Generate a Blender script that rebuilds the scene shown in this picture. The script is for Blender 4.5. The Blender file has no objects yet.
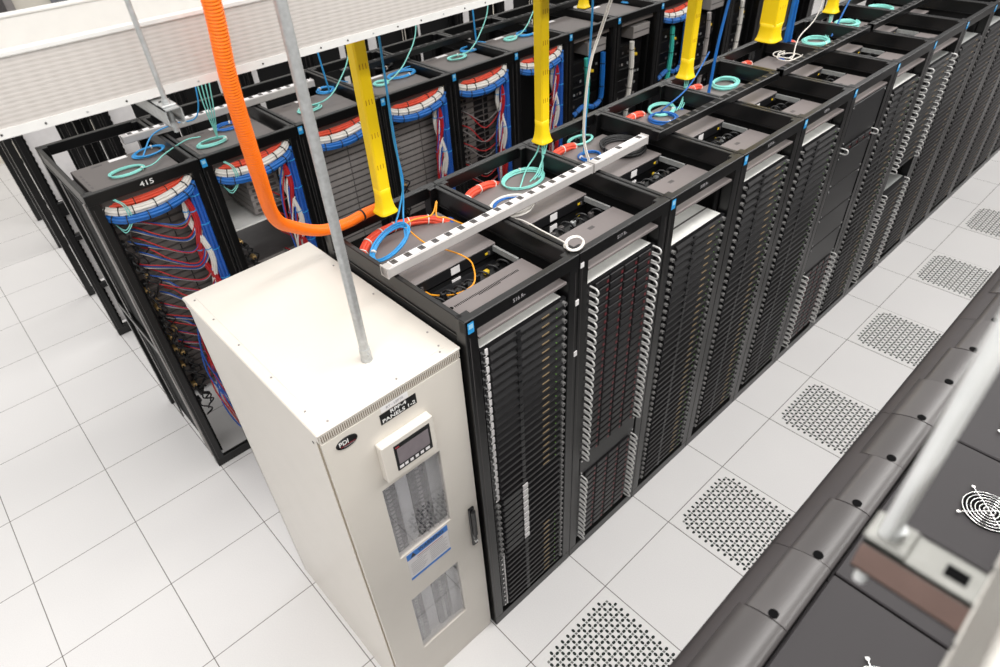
import bpy, math, random
from mathutils import Vector, Matrix
random.seed(7)
PI = math.pi
scene = bpy.context.scene
col = scene.collection

# ------------------------------------------------------------------ materials
def lin(c):
    return tuple(((v/255)/12.92 if v/255 <= .04045 else ((v/255+.055)/1.055)**2.4) for v in c)

def mat(name, rgb, rough=.5, metal=0., spec=.5, vary=.06, scale=25., bump=0., coat=0.):
    """principled surface with a little procedural variation"""
    m = bpy.data.materials.new(name); m.use_nodes = True
    nt = m.node_tree; b = nt.nodes['Principled BSDF']
    base = lin(rgb)
    tc = nt.nodes.new('ShaderNodeTexCoord'); nz = nt.nodes.new('ShaderNodeTexNoise')
    nz.inputs['Scale'].default_value = scale; nz.inputs['Detail'].default_value = 3
    nt.links.new(tc.outputs['Object'], nz.inputs['Vector'])
    cr = nt.nodes.new('ShaderNodeValToRGB')
    cr.color_ramp.elements[0].position = .3; cr.color_ramp.elements[1].position = .7
    cr.color_ramp.elements[0].color = tuple(v*(1-vary) for v in base)+(1,)
    cr.color_ramp.elements[1].color = tuple(min(1, v*(1+vary)) for v in base)+(1,)
    nt.links.new(nz.outputs['Fac'], cr.inputs['Fac']); nt.links.new(cr.outputs['Color'], b.inputs['Base Color'])
    b.inputs['Roughness'].default_value = rough; b.inputs['Metallic'].default_value = metal
    b.inputs['Specular IOR Level'].default_value = spec
    if coat: b.inputs['Coat Weight'].default_value = coat
    if bump:
        bp = nt.nodes.new('ShaderNodeBump'); bp.inputs['Strength'].default_value = bump
        bp.inputs['Distance'].default_value = .002
        nt.links.new(nz.outputs['Fac'], bp.inputs['Height']); nt.links.new(bp.outputs['Normal'], b.inputs['Normal'])
    return m

M = {}
M['black'] = mat('black_powder_coat', (11, 11, 12), .33, spec=.5)
M['blackmatt'] = mat('matt_black', (17, 17, 18), .7, spec=.25)
M['void'] = mat('dark_opening', (7, 7, 8), .9, spec=.1)
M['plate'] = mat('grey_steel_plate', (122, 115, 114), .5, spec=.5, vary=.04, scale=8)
M['bezel'] = mat('server_bezel', (20, 19, 21), .38, spec=.35)
M['bezeldark'] = mat('drive_bay_black', (22, 22, 24), .4, spec=.5)
M['steel'] = mat('bright_steel', (206, 208, 206), .35, metal=.6, vary=.05)
M['zinc'] = mat('galvanised_steel', (188, 190, 190), .42, metal=.55, vary=.12, scale=60)
M['lid'] = mat('server_lid_steel', (234, 234, 230), .4, metal=.1, vary=.05)
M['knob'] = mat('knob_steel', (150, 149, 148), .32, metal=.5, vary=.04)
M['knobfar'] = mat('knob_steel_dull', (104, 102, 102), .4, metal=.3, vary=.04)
M['satin'] = mat('satin_handle_steel', (205, 204, 202), .38, metal=.25, vary=.04)
M['strip'] = mat('power_strip_grey', (186, 182, 180), .45, metal=.1, vary=.04)
M['chrome'] = mat('chrome', (225, 225, 225), .18, metal=1., vary=.02)
M['cream'] = mat('cream_paint', (216, 210, 201), .25, spec=.45, vary=.015, scale=5)
M['creamdark'] = mat('cream_slot', (120, 108, 94), .7)
M['white'] = mat('white_plastic', (232, 232, 230), .4, vary=.03)
M['paper'] = mat('white_paper', (225, 222, 222), .7, vary=.03)
M['grey'] = mat('grey_sheet_metal', (148, 143, 141), .5, metal=.15, vary=.06)
M['greydk'] = mat('dark_grey_metal', (84, 80, 80), .5, metal=.1, vary=.08)
M['greyback'] = mat('worn_grey_metal', (104, 98, 95), .5, metal=.1, vary=.1)
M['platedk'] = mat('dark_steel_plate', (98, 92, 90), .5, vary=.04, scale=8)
M['greymid'] = mat('mid_grey_metal', (118, 112, 109), .5, metal=.1, vary=.08)
M['yellow'] = mat('yellow_duct_plastic', (255, 216, 18), .36, spec=.45, vary=.02, scale=6)
M['yellowdk'] = mat('duct_print', (196, 140, 10), .6)
M['orange'] = mat('orange_corrugated_plastic', (255, 118, 8), .4, spec=.45, vary=.03)
M['blue'] = mat('blue_cable', (20, 98, 176), .42, vary=.12)
M['blueb'] = mat('deep_blue_cable', (28, 84, 172), .42, vary=.12)
M['lblue'] = mat('light_blue_cable', (52, 150, 214), .42, vary=.1)
M['aqua'] = mat('aqua_fibre', (136, 214, 204), .42, vary=.08)
M['teal'] = mat('teal_cable', (62, 184, 170), .42, vary=.1)
M['red'] = mat('red_cable', (176, 28, 34), .42, vary=.12)
M['coral'] = mat('orange_red_cable', (226, 78, 52), .45, vary=.12)
M['wcable'] = mat('white_cable', (222, 218, 212), .45, vary=.06)
M['gcable'] = mat('grey_cable', (168, 162, 160), .45, vary=.06)
M['ocable'] = mat('orange_fibre', (240, 160, 30), .42, vary=.06)
M['bcable'] = mat('black_cord', (22, 22, 24), .45)
M['brass'] = mat('brass_connector', (206, 172, 116), .4, metal=.5, vary=.15)
M['yplug'] = mat('yellow_plug', (226, 190, 40), .45)
M['bluelabel'] = mat('blue_tag', (40, 150, 215), .5, vary=.03)
M['bluelabel2'] = mat('pale_blue_tag', (150, 205, 235), .5, vary=.03)
M['signblue'] = mat('warning_blue', (44, 122, 208), .5, vary=.03)
M['signblack'] = mat('sign_black', (14, 14, 16), .4)
M['signred'] = mat('print_red', (150, 40, 50), .6)
M['printgrey'] = mat('print_grey', (150, 148, 150), .7)
M['breaker'] = mat('breaker_purple_grey', (60, 56, 64), .5)
M['dash'] = mat('bronze_tab', (128, 110, 82), .5)
M['redled'] = mat('red_latch', (112, 34, 40), .4)
M['green'] = mat('green_led_cap', (84, 130, 50), .4)
M['lcd'] = mat('lcd_glass', (124, 116, 120), .25, spec=.5)
M['rodmetal'] = mat('bright_zinc_rod', (226, 228, 228), .35, metal=.15, vary=.04)
M['strutmetal'] = mat('dull_zinc_strut', (134, 134, 130), .5, metal=.2, vary=.08, scale=40)
M['trimbase'] = mat('dark_grey_plastic', (58, 54, 55), .45, spec=.4, vary=.04, scale=6)
M['trim'] = mat('grey_black_plastic', (72, 69, 69), .34, spec=.5, vary=.05, scale=6)
M['trim2'] = mat('grey_black_plastic_pale', (79, 76, 76), .34, spec=.5, vary=.05, scale=6)
M['top'] = mat('dark_cabinet_top', (40, 37, 39), .55, spec=.3, vary=.05, scale=5)
M['wall'] = mat('wall_paint', (226, 220, 208), .8, vary=.02, scale=3)
M['door'] = mat('grey_door_paint', (128, 128, 134), .5, vary=.03)
M['perf'] = mat('vent_tile_laminate', (232, 230, 229), .4, vary=.02, scale=60)
M['hole'] = mat('vent_tile_hole', (44, 50, 48), .8, spec=.2)
M['holelite'] = mat('vent_tile_damper', (150, 152, 148), .6)
M['alu'] = mat('white_aluminium', (230, 229, 226), .35, metal=.2, vary=.03)
M['sheetwhite'] = mat('white_twinwall_inner', (212, 210, 206), .35, vary=.02)
M['sheetdull'] = mat('dull_twinwall_sheet', (176, 173, 168), .45, vary=.04)
M['seamshadow'] = mat('cream_seam_shadow', (160, 148, 130), .7)
M['brownreflect'] = mat('brown_reflection_steel', (136, 112, 104), .5, metal=.3, vary=.1)  # brownish reflection on the strut's side flange, put into the colour

def floor_material():
    m = bpy.data.materials.new('raised_floor_laminate'); m.use_nodes = True
    nt = m.node_tree; b = nt.nodes['Principled BSDF']; L = nt.links.new
    g = nt.nodes.new('ShaderNodeNewGeometry'); sp = nt.nodes.new('ShaderNodeSeparateXYZ')
    L(g.outputs['Position'], sp.inputs[0])
    def node(op, a, bv=None, cv=None):
        n = nt.nodes.new('ShaderNodeMath'); n.operation = op
        for i, v in enumerate((a, bv, cv)):
            if v is None: continue
            if hasattr(v, 'is_output'): L(v, n.inputs[i])
            else: n.inputs[i].default_value = v
        return n.outputs[0]
    T = .6096
    def edge(s):
        q = node('DIVIDE', s, T); fr = node('FRACT', node('ADD', q, 100.))
        d = node('MINIMUM', fr, node('SUBTRACT', 1., fr))
        return node('MULTIPLY', d, T)
    d = node('MINIMUM', edge(sp.outputs[0]), edge(sp.outputs[1]))
    mr = nt.nodes.new('ShaderNodeMapRange'); mr.interpolation_type = 'SMOOTHSTEP'; L(d, mr.inputs['Value'])
    mr.inputs['From Min'].default_value = .0006; mr.inputs['From Max'].default_value = .0036; mr.inputs['To Min'].default_value = 1.; mr.inputs['To Max'].default_value = 0.
    joint = mr.outputs['Result']
    nz = nt.nodes.new('ShaderNodeTexNoise'); nz.inputs['Scale'].default_value = 160; nz.inputs['Detail'].default_value = 4
    L(g.outputs['Position'], nz.inputs['Vector'])
    n2 = nt.nodes.new('ShaderNodeTexNoise'); n2.inputs['Scale'].default_value = 1.3
    L(g.outputs['Position'], n2.inputs['Vector'])
    cr = nt.nodes.new('ShaderNodeValToRGB'); cr.color_ramp.elements[0].position = .3; cr.color_ramp.elements[1].position = .7
    cr.color_ramp.elements[0].color = lin((226, 224, 224))+(1,); cr.color_ramp.elements[1].color = lin((236, 234, 233))+(1,)
    mixn = node('ADD', node('MULTIPLY', nz.outputs['Fac'], .6), node('MULTIPLY', n2.outputs['Fac'], .4))
    L(mixn, cr.inputs['Fac'])
    mx = nt.nodes.new('ShaderNodeMixRGB'); L(joint, mx.inputs[0]); L(cr.outputs[0], mx.inputs[1])
    mx.inputs[2].default_value = lin((88, 80, 76))+(1,)
    L(mx.outputs[0], b.inputs['Base Color']); b.inputs['Roughness'].default_value = .42
    b.inputs['Specular IOR Level'].default_value = .35
    return m
M['floor'] = floor_material()

def poly_material():
    """twin-wall translucent sheet: fine flutes run along the sheet"""
    m = bpy.data.materials.new('twinwall_polycarbonate'); m.use_nodes = True
    nt = m.node_tree; b = nt.nodes['Principled BSDF']; L = nt.links.new
    tc = nt.nodes.new('ShaderNodeTexCoord')
    w = nt.nodes.new('ShaderNodeTexWave'); w.wave_type = 'BANDS'; w.bands_direction = 'Z'
    w.inputs['Scale'].default_value = 32; w.inputs['Distortion'].default_value = .4; w.inputs['Detail'].default_value = 1
    L(tc.outputs['Object'], w.inputs['Vector'])
    w2 = nt.nodes.new('ShaderNodeTexWave'); w2.bands_direction = 'Y'; w2.inputs['Scale'].default_value = 9
    w2.inputs['Distortion'].default_value = 1.5; L(tc.outputs['Object'], w2.inputs['Vector'])
    ad = nt.nodes.new('ShaderNodeMath'); ad.operation = 'MULTIPLY_ADD'; ad.inputs[1].default_value = .3
    L(w2.outputs['Fac'], ad.inputs[0]); L(w.outputs['Fac'], ad.inputs[2])
    cr = nt.nodes.new('ShaderNodeValToRGB')
    cr.color_ramp.elements[0].color = lin((200, 195, 190))+(1,); cr.color_ramp.elements[1].color = lin((218, 213, 209))+(1,)
    L(ad.outputs[0], cr.inputs['Fac']); L(cr.outputs[0], b.inputs['Base Color'])
    b.inputs['Roughness'].default_value = .22; b.inputs['Specular IOR Level'].default_value = .6
    bp = nt.nodes.new('ShaderNodeBump'); bp.inputs['Strength'].default_value = .12; bp.inputs['Distance'].default_value = .002
    L(w.outputs['Fac'], bp.inputs['Height']); L(bp.outputs[0], b.inputs['Normal'])
    tr = nt.nodes.new('ShaderNodeBsdfTranslucent'); L(cr.outputs[0], tr.inputs['Color'])
    ms = nt.nodes.new('ShaderNodeMixShader'); ms.inputs[0].default_value = .3
    out = nt.nodes['Material Output']
    L(b.outputs[0], ms.inputs[1]); L(tr.outputs[0], ms.inputs[2]); L(ms.outputs[0], out.inputs['Surface'])
    return m
M['poly'] = poly_material()

def glass_material():
    m = bpy.data.materials.new('window_glass'); m.use_nodes = True
    nt = m.node_tree; nt.nodes.remove(nt.nodes['Principled BSDF']); L = nt.links.new
    t = nt.nodes.new('ShaderNodeBsdfTransparent'); g = nt.nodes.new('ShaderNodeBsdfGlossy'); g.inputs['Roughness'].default_value = .03
    t.inputs['Color'].default_value = (.93, .93, .95, 1)
    lw = nt.nodes.new('ShaderNodeLayerWeight'); lw.inputs['Blend'].default_value = .5
    f = nt.nodes.new('ShaderNodeMapRange'); f.inputs['To Min'].default_value = .05; f.inputs['To Max'].default_value = .52; L(lw.outputs['Facing'], f.inputs['Value'])
    f.inputs['From Min'].default_value = .25
    ms = nt.nodes.new('ShaderNodeMixShader'); L(f.outputs[0], ms.inputs[0]); L(t.outputs[0], ms.inputs[1]); L(g.outputs[0], ms.inputs[2])
    L(ms.outputs[0], nt.nodes['Material Output'].inputs['Surface'])
    return m
M['glass'] = glass_material()

# ------------------------------------------------------------------ mesh helpers
class MB:
    def __init__(s): s.v = []; s.f = []; s.m = []; s.sm = []; s.mats = []
    def mi(s, m):
        if m not in s.mats: s.mats.append(m)
        return s.mats.index(m)
    def add(s, vs, fs, m, smooth=False):
        o = len(s.v); k = s.mi(m); s.v += [tuple(p) for p in vs]
        for f in fs: s.f.append(tuple(o+i for i in f)); s.m.append(k); s.sm.append(smooth)
        return s
    def box(s, a, b, m):
        x0, x1 = sorted((a[0], b[0])); y0, y1 = sorted((a[1], b[1])); z0, z1 = sorted((a[2], b[2]))
        vs = [(x0,y0,z0),(x1,y0,z0),(x1,y1,z0),(x0,y1,z0),(x0,y0,z1),(x1,y0,z1),(x1,y1,z1),(x0,y1,z1)]
        return s.add(vs, [(0,3,2,1),(4,5,6,7),(0,1,5,4),(1,2,6,5),(2,3,7,6),(3,0,4,7)], m)
    def cbox(s, a, b, m, c=.003):
        """box with chamfered edges"""
        x0, x1 = sorted((a[0], b[0])); y0, y1 = sorted((a[1], b[1])); z0, z1 = sorted((a[2], b[2]))
        c = min(c, (x1-x0)*.45, (y1-y0)*.45, (z1-z0)*.45)
        X = (x0, x1); Y = (y0, y1); Z = (z0, z1); vs = []; idx = {}
        for i in (0, 1):
            for j in (0, 1):
                for k in (0, 1):
                    sx, sy, sz = (c if i == 0 else -c), (c if j == 0 else -c), (c if k == 0 else -c)
                    for ax in range(3):
                        idx[i,j,k,ax] = len(vs)
                        vs.append((X[i]+(0 if ax == 0 else sx), Y[j]+(0 if ax == 1 else sy), Z[k]+(0 if ax == 2 else sz)))
        fs = []
        for i in (0, 1):
            q = [(i,0,0,0),(i,1,0,0),(i,1,1,0),(i,0,1,0)]; fs.append([idx[t] for t in (q if i else q[::-1])])
            q = [(0,i,0,1),(0,i,1,1),(1,i,1,1),(1,i,0,1)]; fs.append([idx[t] for t in (q if i else q[::-1])])
            q = [(0,0,i,2),(1,0,i,2),(1,1,i,2),(0,1,i,2)]; fs.append([idx[t] for t in (q if i else q[::-1])])
        cen = Vector(((x0+x1)/2, (y0+y1)/2, (z0+z1)/2))
        def out(f):
            p = [Vector(vs[t]) for t in f]; n = (p[1]-p[0]).cross(p[2]-p[0]); cc = sum(p, Vector())/len(p)-cen
            return f if n.dot(cc) > 0 else f[::-1]
        for j in (0, 1):
            for k in (0, 1):
                fs.append(out([idx[0,j,k,1], idx[1,j,k,1], idx[1,j,k,2], idx[0,j,k,2]]))
                fs.append(out([idx[j,0,k,0], idx[j,1,k,0], idx[j,1,k,2], idx[j,0,k,2]]))
                fs.append(out([idx[j,k,0,0], idx[j,k,1,0], idx[j,k,1,1], idx[j,k,0,1]]))
        for i in (0, 1):
            for j in (0, 1):
                for k in (0, 1): fs.append(out([idx[i,j,k,0], idx[i,j,k,1], idx[i,j,k,2]]))
        return s.add(vs, fs, m)
    def tube(s, pts, r, m, n=8, closed=False, caps=True):
        P = [Vector(p) for p in pts]; N = len(P); rr = r if isinstance(r, (list, tuple)) else [r]*N
        T = []
        for i in range(N):
            if closed: d = P[(i+1) % N]-P[i-1]
            else: d = P[min(i+1, N-1)]-P[max(i-1, 0)]
            T.append(d.normalized() if d.length > 1e-9 else Vector((0,0,1)))
        up = Vector((0,0,1)) if abs(T[0].z) < .9 else Vector((1,0,0))
        nrm = (up-T[0]*up.dot(T[0])).normalized(); vs = []
        for i in range(N):
            if i:
                nrm = nrm-T[i]*nrm.dot(T[i]); nrm = nrm.normalized() if nrm.length > 1e-6 else T[i].orthogonal().normalized()
            bn = T[i].cross(nrm)
            for k in range(n):
                a = 2*PI*k/n; vs.append(P[i]+(nrm*math.cos(a)+bn*math.sin(a))*rr[i])
        fs = []
        for i in range(N if closed else N-1):
            j = (i+1) % N
            for k in range(n):
                k2 = (k+1) % n; fs.append((i*n+k, i*n+k2, j*n+k2, j*n+k))
        s.add(vs, fs, m, True)
        if caps and not closed:
            s.add(vs[:n], [tuple(range(n))[::-1]], m); s.add(vs[-n:], [tuple(range(n))], m)
        return s
    def cyl(s, p0, p1, r, m, n=12): return s.tube([p0, p1], r, m, n)
    def prism(s, prof, y0, y1, m, smooth=False):
        """closed profile in x-z extruded along y"""
        n = len(prof); vs = [(x, y0, z) for x, z in prof]+[(x, y1, z) for x, z in prof]
        s.add(vs, [(i, (i+1) % n, n+(i+1) % n, n+i) for i in range(n)], m, smooth)
        s.add([(x, y0, z) for x, z in prof], [tuple(range(n))[::-1]], m); s.add([(x, y1, z) for x, z in prof], [tuple(range(n))], m)
        return s
    def loft(s, rings, m, smooth=True, caps=True):
        n = len(rings[0]); vs = [p for r in rings for p in r]; fs = []
        for i in range(len(rings)-1):
            for k in range(n):
                k2 = (k+1) % n; fs.append((i*n+k, i*n+k2, (i+1)*n+k2, (i+1)*n+k))
        s.add(vs, fs, m, smooth)
        if caps: s.add(rings[0], [tuple(range(n))[::-1]], m); s.add(rings[-1], [tuple(range(n))], m)
        return s
    def mesh(s, name):
        me = bpy.data.meshes.new(name); me.from_pydata(s.v, [], s.f)
        for m in s.mats: me.materials.append(M[m])
        me.polygons.foreach_set('material_index', s.m); me.polygons.foreach_set('use_smooth', s.sm)
        me.update(); return me
    def build(s, name, parent=None, loc=(0,0,0)):
        o = bpy.data.objects.new(name, s.mesh(name)); col.objects.link(o); o.location = loc
        if parent: o.parent = parent
        return o

def tag(o, label=None, cat=None, group=None, kind=None):
    if label: o['label'] = label
    if cat: o['category'] = cat
    if group: o['group'] = group
    if kind: o['kind'] = kind
    return o
def thing(name, loc, label, cat, group=None):
    o = bpy.data.objects.new(name, None); col.objects.link(o); o.location = loc; o.empty_display_size = .1
    return tag(o, label, cat, group)
def dup(root, loc, label=None, group=None, cat=None):
    r = root.copy(); col.objects.link(r); r.location = loc
    if label: r['label'] = label
    if group: r['group'] = group
    for ch in list(root.children):
        c = ch.copy(); col.objects.link(c); c.parent = r
        for g in list(ch.children):
            d = g.copy(); col.objects.link(d); d.parent = c
    return r
def struct(mb, name): return tag(mb.build(name), kind='structure')

def text_mesh(txt, size, m, name, parent, loc, face='+x', extrude=.0004, align='CENTER', width=None):
    """lettering as a thin mesh; face: '+x' reads along +y with z up, 'top' lies flat"""
    cu = bpy.data.curves.new(name, 'FONT'); cu.body = txt; cu.size = size; cu.extrude = extrude
    cu.align_x = align; cu.align_y = 'CENTER'; cu.offset = size*.009
    t = bpy.data.objects.new(name, cu); col.objects.link(t)
    dg = bpy.context.evaluated_depsgraph_get(); me = bpy.data.meshes.new_from_object(t.evaluated_get(dg))
    bpy.data.objects.remove(t); me.materials.clear(); me.materials.append(M[m])
    if width:
        xs = [v.co.x for v in me.vertices]; k = width/(max(xs)-min(xs))
        for v in me.vertices: v.co.x *= k
    if face == '+x': R = Matrix(((0,0,1,0),(1,0,0,0),(0,1,0,0),(0,0,0,1)))
    elif face == 'top': R = Matrix(((0,1,0,0),(-1,0,0,0),(0,0,1,0),(0,0,0,1)))   # flat, read from the rear side
    me.transform(R); me.name = name
    o = bpy.data.objects.new(name, me); col.objects.link(o); o.location = loc; o.parent = parent
    return o

def smooth_path(pts, n=8):
    """Catmull-Rom through pts"""
    P = [Vector(p) for p in pts]; P = [P[0]*2-P[1]]+P+[P[-1]*2-P[-2]]; out = []
    for i in range(1, len(P)-2):
        for k in range(n):
            t = k/n; a, b, c, d = P[i-1], P[i], P[i+1], P[i+2]
            out.append(.5*((2*b)+(c-a)*t+(2*a-5*b+4*c-d)*t*t+(3*b-a-3*c+d)*t**3))
    out.append(P[-2]); return out

WORD = ['', 'first','second','third','fourth','fifth','sixth','seventh','eighth','ninth','tenth','eleventh','twelfth','thirteenth','fourteenth',
        'fifteenth','sixteenth','seventeenth','eighteenth','nineteenth','twentieth']
def ordw(n):
    if n <= 20: return WORD[n]
    t, u = divmod(n, 10); tens = {2:'twenty',3:'thirty',4:'forty'}[t]
    return ({2:'twentieth',3:'thirtieth',4:'fortieth'}[t] if u == 0 else tens+'-'+WORD[u])

# ------------------------------------------------------------------ camera
f_px = 644.53
cam_d = bpy.data.cameras.new('camera'); cam = bpy.data.objects.new('camera', cam_d); col.objects.link(cam)
cam.matrix_world = Matrix(((0.682547, -0.438939, 0.584348, 1.12000), (0.729217, 0.462319, -0.504484, -1.03760), (-0.048717, 0.770450, 0.635636, 3.52142), (0, 0, 0, 1)))
cam_d.sensor_width = 36; cam_d.lens = f_px*36/1000; cam_d.clip_start = .05
cam_d.dof.use_dof = True; cam_d.dof.focus_distance = 2.7; cam_d.dof.aperture_fstop = 3.2
scene.camera = cam

# ------------------------------------------------------------------ room
b = MB(); b.box((-9.8, -4.5, -.06), (4.5, 14.5, 0), 'floor'); struct(b, 'floor')
b = MB(); b.box((-9.95, -4.5, -.06), (-9.8, 14.5, 4.4), 'wall'); struct(b, 'wall_left')
b = MB(); b.box((-9.8, 14.5, -.06), (4.5, 14.65, 4.4), 'greydk'); struct(b, 'wall_back')
b = MB(); b.box((-9.8, .95, 0), (-9.75, 1.95, 2.15), 'door'); b.box((-9.75, 1.02, .02), (-9.74, 1.88, 2.08), 'door'); struct(b, 'door_1')
b = MB(); b.cbox((-9.8, .3, 0), (-9.7, .42, 2.9), 'greydk'); b.cbox((-9.8, .42, 0), (-9.72, .52, 2.9), 'grey'); struct(b, 'trim_1')

# vent tiles let into the cold aisle floor
T = .6096
def vent_tile():
    b = MB(); b.cbox((.004, .004, 0), (T-.004, T-.004, .003), 'perf', .001)
    q = .0216; n = 25; o = (T-q*(n-1))/2
    for i in range(n):
        for j in range(n):
            if min(i, n-1-i)+min(j, n-1-j) < 2: continue
            x, y = o+i*q, o+j*q
            if (i+j) % 2 == 0:
                if i % 2:
                    h = .0072; b.add([(x-h, y-h, .0036), (x+h, y-h, .0036), (x+h, y+h, .0036), (x-h, y+h, .0036)], [(0, 1, 2, 3)], 'holelite')
                    h = .0026; b.add([(x-h, y-h, .0040), (x+h, y-h, .0040), (x+h, y+h, .0040), (x-h, y+h, .0040)], [(0, 1, 2, 3)], 'hole')
                continue
            rx, ry = (.0082, .0116) if i % 2 else (.0116, .0082)
            pts = [(x+rx*math.cos(a*PI/5), y+ry*math.sin(a*PI/5), .0034) for a in range(10)]
            b.add(pts, [tuple(range(10))], 'hole')
    return b.mesh('vent_tile')
vm = vent_tile()
vl = ['perforated white floor tile nearest the cream cabinet, cut by the bottom edge of the photo', 'perforated white floor tile second from the cream cabinet',
      'perforated white floor tile third from the cream cabinet', 'perforated white floor tile fourth from the cream cabinet',
      'perforated white floor tile fifth from the cream cabinet, far down the aisle', 'perforated white floor tile farthest down the aisle, at right edge']
for i in range(6):
    o = bpy.data.objects.new('vent_tile', vm); col.objects.link(o); o.location = (0, 2*i*T, 0)
    tag(o, vl[i], 'floor tile', 'perforated tiles in the cold aisle')

# ------------------------------------------------------------------ cream power cabinet
CX, CY0, CY1, CH = -.30, -.592, -.004, 2.03
pc = thing('power_cabinet', (CX, CY0, 0), 'tall cream power cabinet with oval badge and two door windows beside the black racks', 'electrical cabinet')
W = CY1-CY0
b = MB(); b.cbox((-1.045, .004, .0), (-.03, .016, 1.985), 'cream'); b.cbox((-1.045, W-.016, 0), (-.03, W-.004, 1.985), 'cream')
b.cbox((-1.045, .004, 0), (-1.03, W-.004, 1.985), 'cream'); b.box((-1.03, .016, 1.96), (-.03, W-.016, 1.985), 'cream')
b.cbox((-.03, .004, 0), (-.004, W-.004, .052), 'cream')
b.tube([(-.06, .003, 1.95), (-.06, .0045, 1.95)], .006, 'signblack'); b.build('cabinet_body', pc)
b = MB(); b.cbox((-1.06, -.002, 2.018), (.002, W+.002, 2.03), 'cream', .004)
b.box((-1.05, .002, 1.985), (-.006, W-.002, 2.018), 'cream')
b.box((-1.02, .04, 2.03), (-.04, W-.04, 2.0312), 'cream')
for x, y in [(-.12,.03),(-.35,.03),(-.6,.03),(-.82,.03),(-1.0,.03),(-.03,.06),(-.03,.33),(-.03,.52),(-.15,W-.03),(-.5,W-.03),(-.8,W-.03),(-.06,W-.05)]:
    b.cyl((x, y, 2.03), (x, y, 2.0325), .004, 'grey', 8)
lid = b.build('lid', pc)
b = MB(); b.box((-.005, .006, 1.987), (0, W-.006, 2.017), 'cream')
for i in range(72):
    y = .012+i*(W-.024)/71
    b.box((-.001, y-.0019, 1.989), (.0006, y+.0019, 2.015), 'creamdark')
b.build('vent_strip', pc)
# door with two openings
def yz(v): return v-CY0
w0, w1 = yz(-.428), yz(-.158)
win = [(1.142, 1.597), (.352, .81)]
dr = MB(); t0, t1 = -.026, 0
for a, c, z0, z1 in [(.007, w0, .056, 1.979), (w1, W-.006, .056, 1.979), (w0, w1, .056, win[1][0]), (w0, w1, win[1][1], win[0][0]), (w0, w1, win[0][1], 1.979)]:
    dr.box((t0, a, z0), (t1, c, z1), 'cream')
door = dr.build('door', pc)
b = MB(); b.box((-.030, .004, .05), (-.018, .012, 1.985), 'seamshadow'); b.box((-.030, .004, 1.972), (-.018, W-.004, 1.985), 'seamshadow'); b.box((-.030, W-.012, .05), (-.018, W-.004, 1.985), 'seamshadow'); b.build('door_seam_shadow', pc)  # darker strips that paint the shadow line along the door seam
# bay behind the windows
b = MB()
for z0, z1 in win:
    b.box((-.10, w0-.05, z0-.06), (-.09, w1+.05, z1+.06), 'grey')
    b.box((-.09, w0-.05, z0-.06), (-.026, w0-.04, z1+.06), 'grey'); b.box((-.09, w1+.04, z0-.06), (-.026, w1+.05, z1+.06), 'zinc')
    b.box((-.09, w0-.04, z0-.06), (-.026, w1+.04, z0-.05), 'cream')
    b.box((-.09, w0+.085, z0-.05), (-.065, w0+.140, z1+.05), 'white')
    b.box((-.09, w0+.225, z0-.05), (-.05, w1+.04, z1+.05), 'steel')
b.build('inner_panel', pc)
for z0, z1 in win:
    for ya, yb in ((w0+.002, w0+.080), (w0+.145, w0+.215)):
        b = MB(); b.box((-.09, ya, z0-.045), (-.058, yb, z1+.05), 'breaker')
        n = int((z1-z0+.08)/.026)
        for i in range(n):
            z = z0-.04+i*.026
            b.box((-.058, ya+.003, z), (-.052, yb-.003, z+.022), 'breaker')
            b.box((-.052, (ya+yb)/2-.008, z+.007), (-.046, (ya+yb)/2+.008, z+.015), 'printgrey')
        if z0 > 1 and ya < w0+.05: b.box((-.052, ya, z1-.055), (-.044, yb, z1+.04), 'signblack')
        b.build('breaker_column', pc)
for z0, z1 in win:
    b = MB(); b.box((-.012, w0, z0), (-.008, w1, z1), 'glass'); b.build('window_pane', door)
# badge, plates, meter, handle, warning sheet
b = MB(); n = 28; cy, cz, ra, rb = yz(-.503), 1.932, .041, .0235
ring = [(.0, cy+ra*math.cos(2*PI*k/n), cz+rb*math.sin(2*PI*k/n)) for k in range(n)]
ring2 = [(.0035, cy+ra*.97*math.cos(2*PI*k/n), cz+rb*.95*math.sin(2*PI*k/n)) for k in range(n)]
b.loft([ring, ring2], 'signblack', False); bd = b.build('badge', door); tag(bd, 'oval black badge')
b = MB(); b.box((.0034, cy-.026, cz-.0095), (.0040, cy+.030, cz-.0075), 'signred'); b.box((.0034, cy-.014, cz-.0145), (.0040, cy+.026, cz-.0130), 'printgrey')
b.build('badge_stripe', bd)
text_mesh('PDI', .027, 'white', 'badge_lettering', bd, (.004, cy-.012, cz+.005), width=.034)
b = MB(); b.box((0, yz(-.37), 1.906), (.0015, yz(-.218), 1.953), 'signblack'); npl = b.build('name_plate', door); tag(npl, 'black name plate')
text_mesh('RPP-4', .0225, 'white', 'plate_lettering', npl, (.0018, yz(-.294), 1.9420), width=.066)
text_mesh('PANELS 1-2', .0225, 'white', 'plate_lettering', npl, (.0018, yz(-.294), 1.9185), width=.138)
b = MB(); b.box((0, yz(-.36), 1.957), (.001, yz(-.248), 1.983), 'paper'); pl = b.build('paper_label', door)
text_mesh('RT - LEFTS', .0135, 'printgrey', 'label_lettering', pl, (.0012, yz(-.304), 1.970), width=.07)
b = MB(); y0, y1 = yz(-.412), yz(-.186)
b.cbox((-.001, y0, 1.658), (.036, y1, 1.842), 'cream', .004)
hs = b.build('meter_housing', door)
S = MB(); S.cbox((.034, y0+.048, 1.688), (.038, y1-.020, 1.818), 'signblack', .001)
S.box((.0375, y0+.058, 1.718), (.0385, y1-.030, 1.798), 'lcd')
for i in range(6):
    a = y0+.056+i*.0235; S.box((.0375, a, 1.697), (.0388, a+(.018 if i in (0, 5) else .014), 1.710), 'paper')
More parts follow.
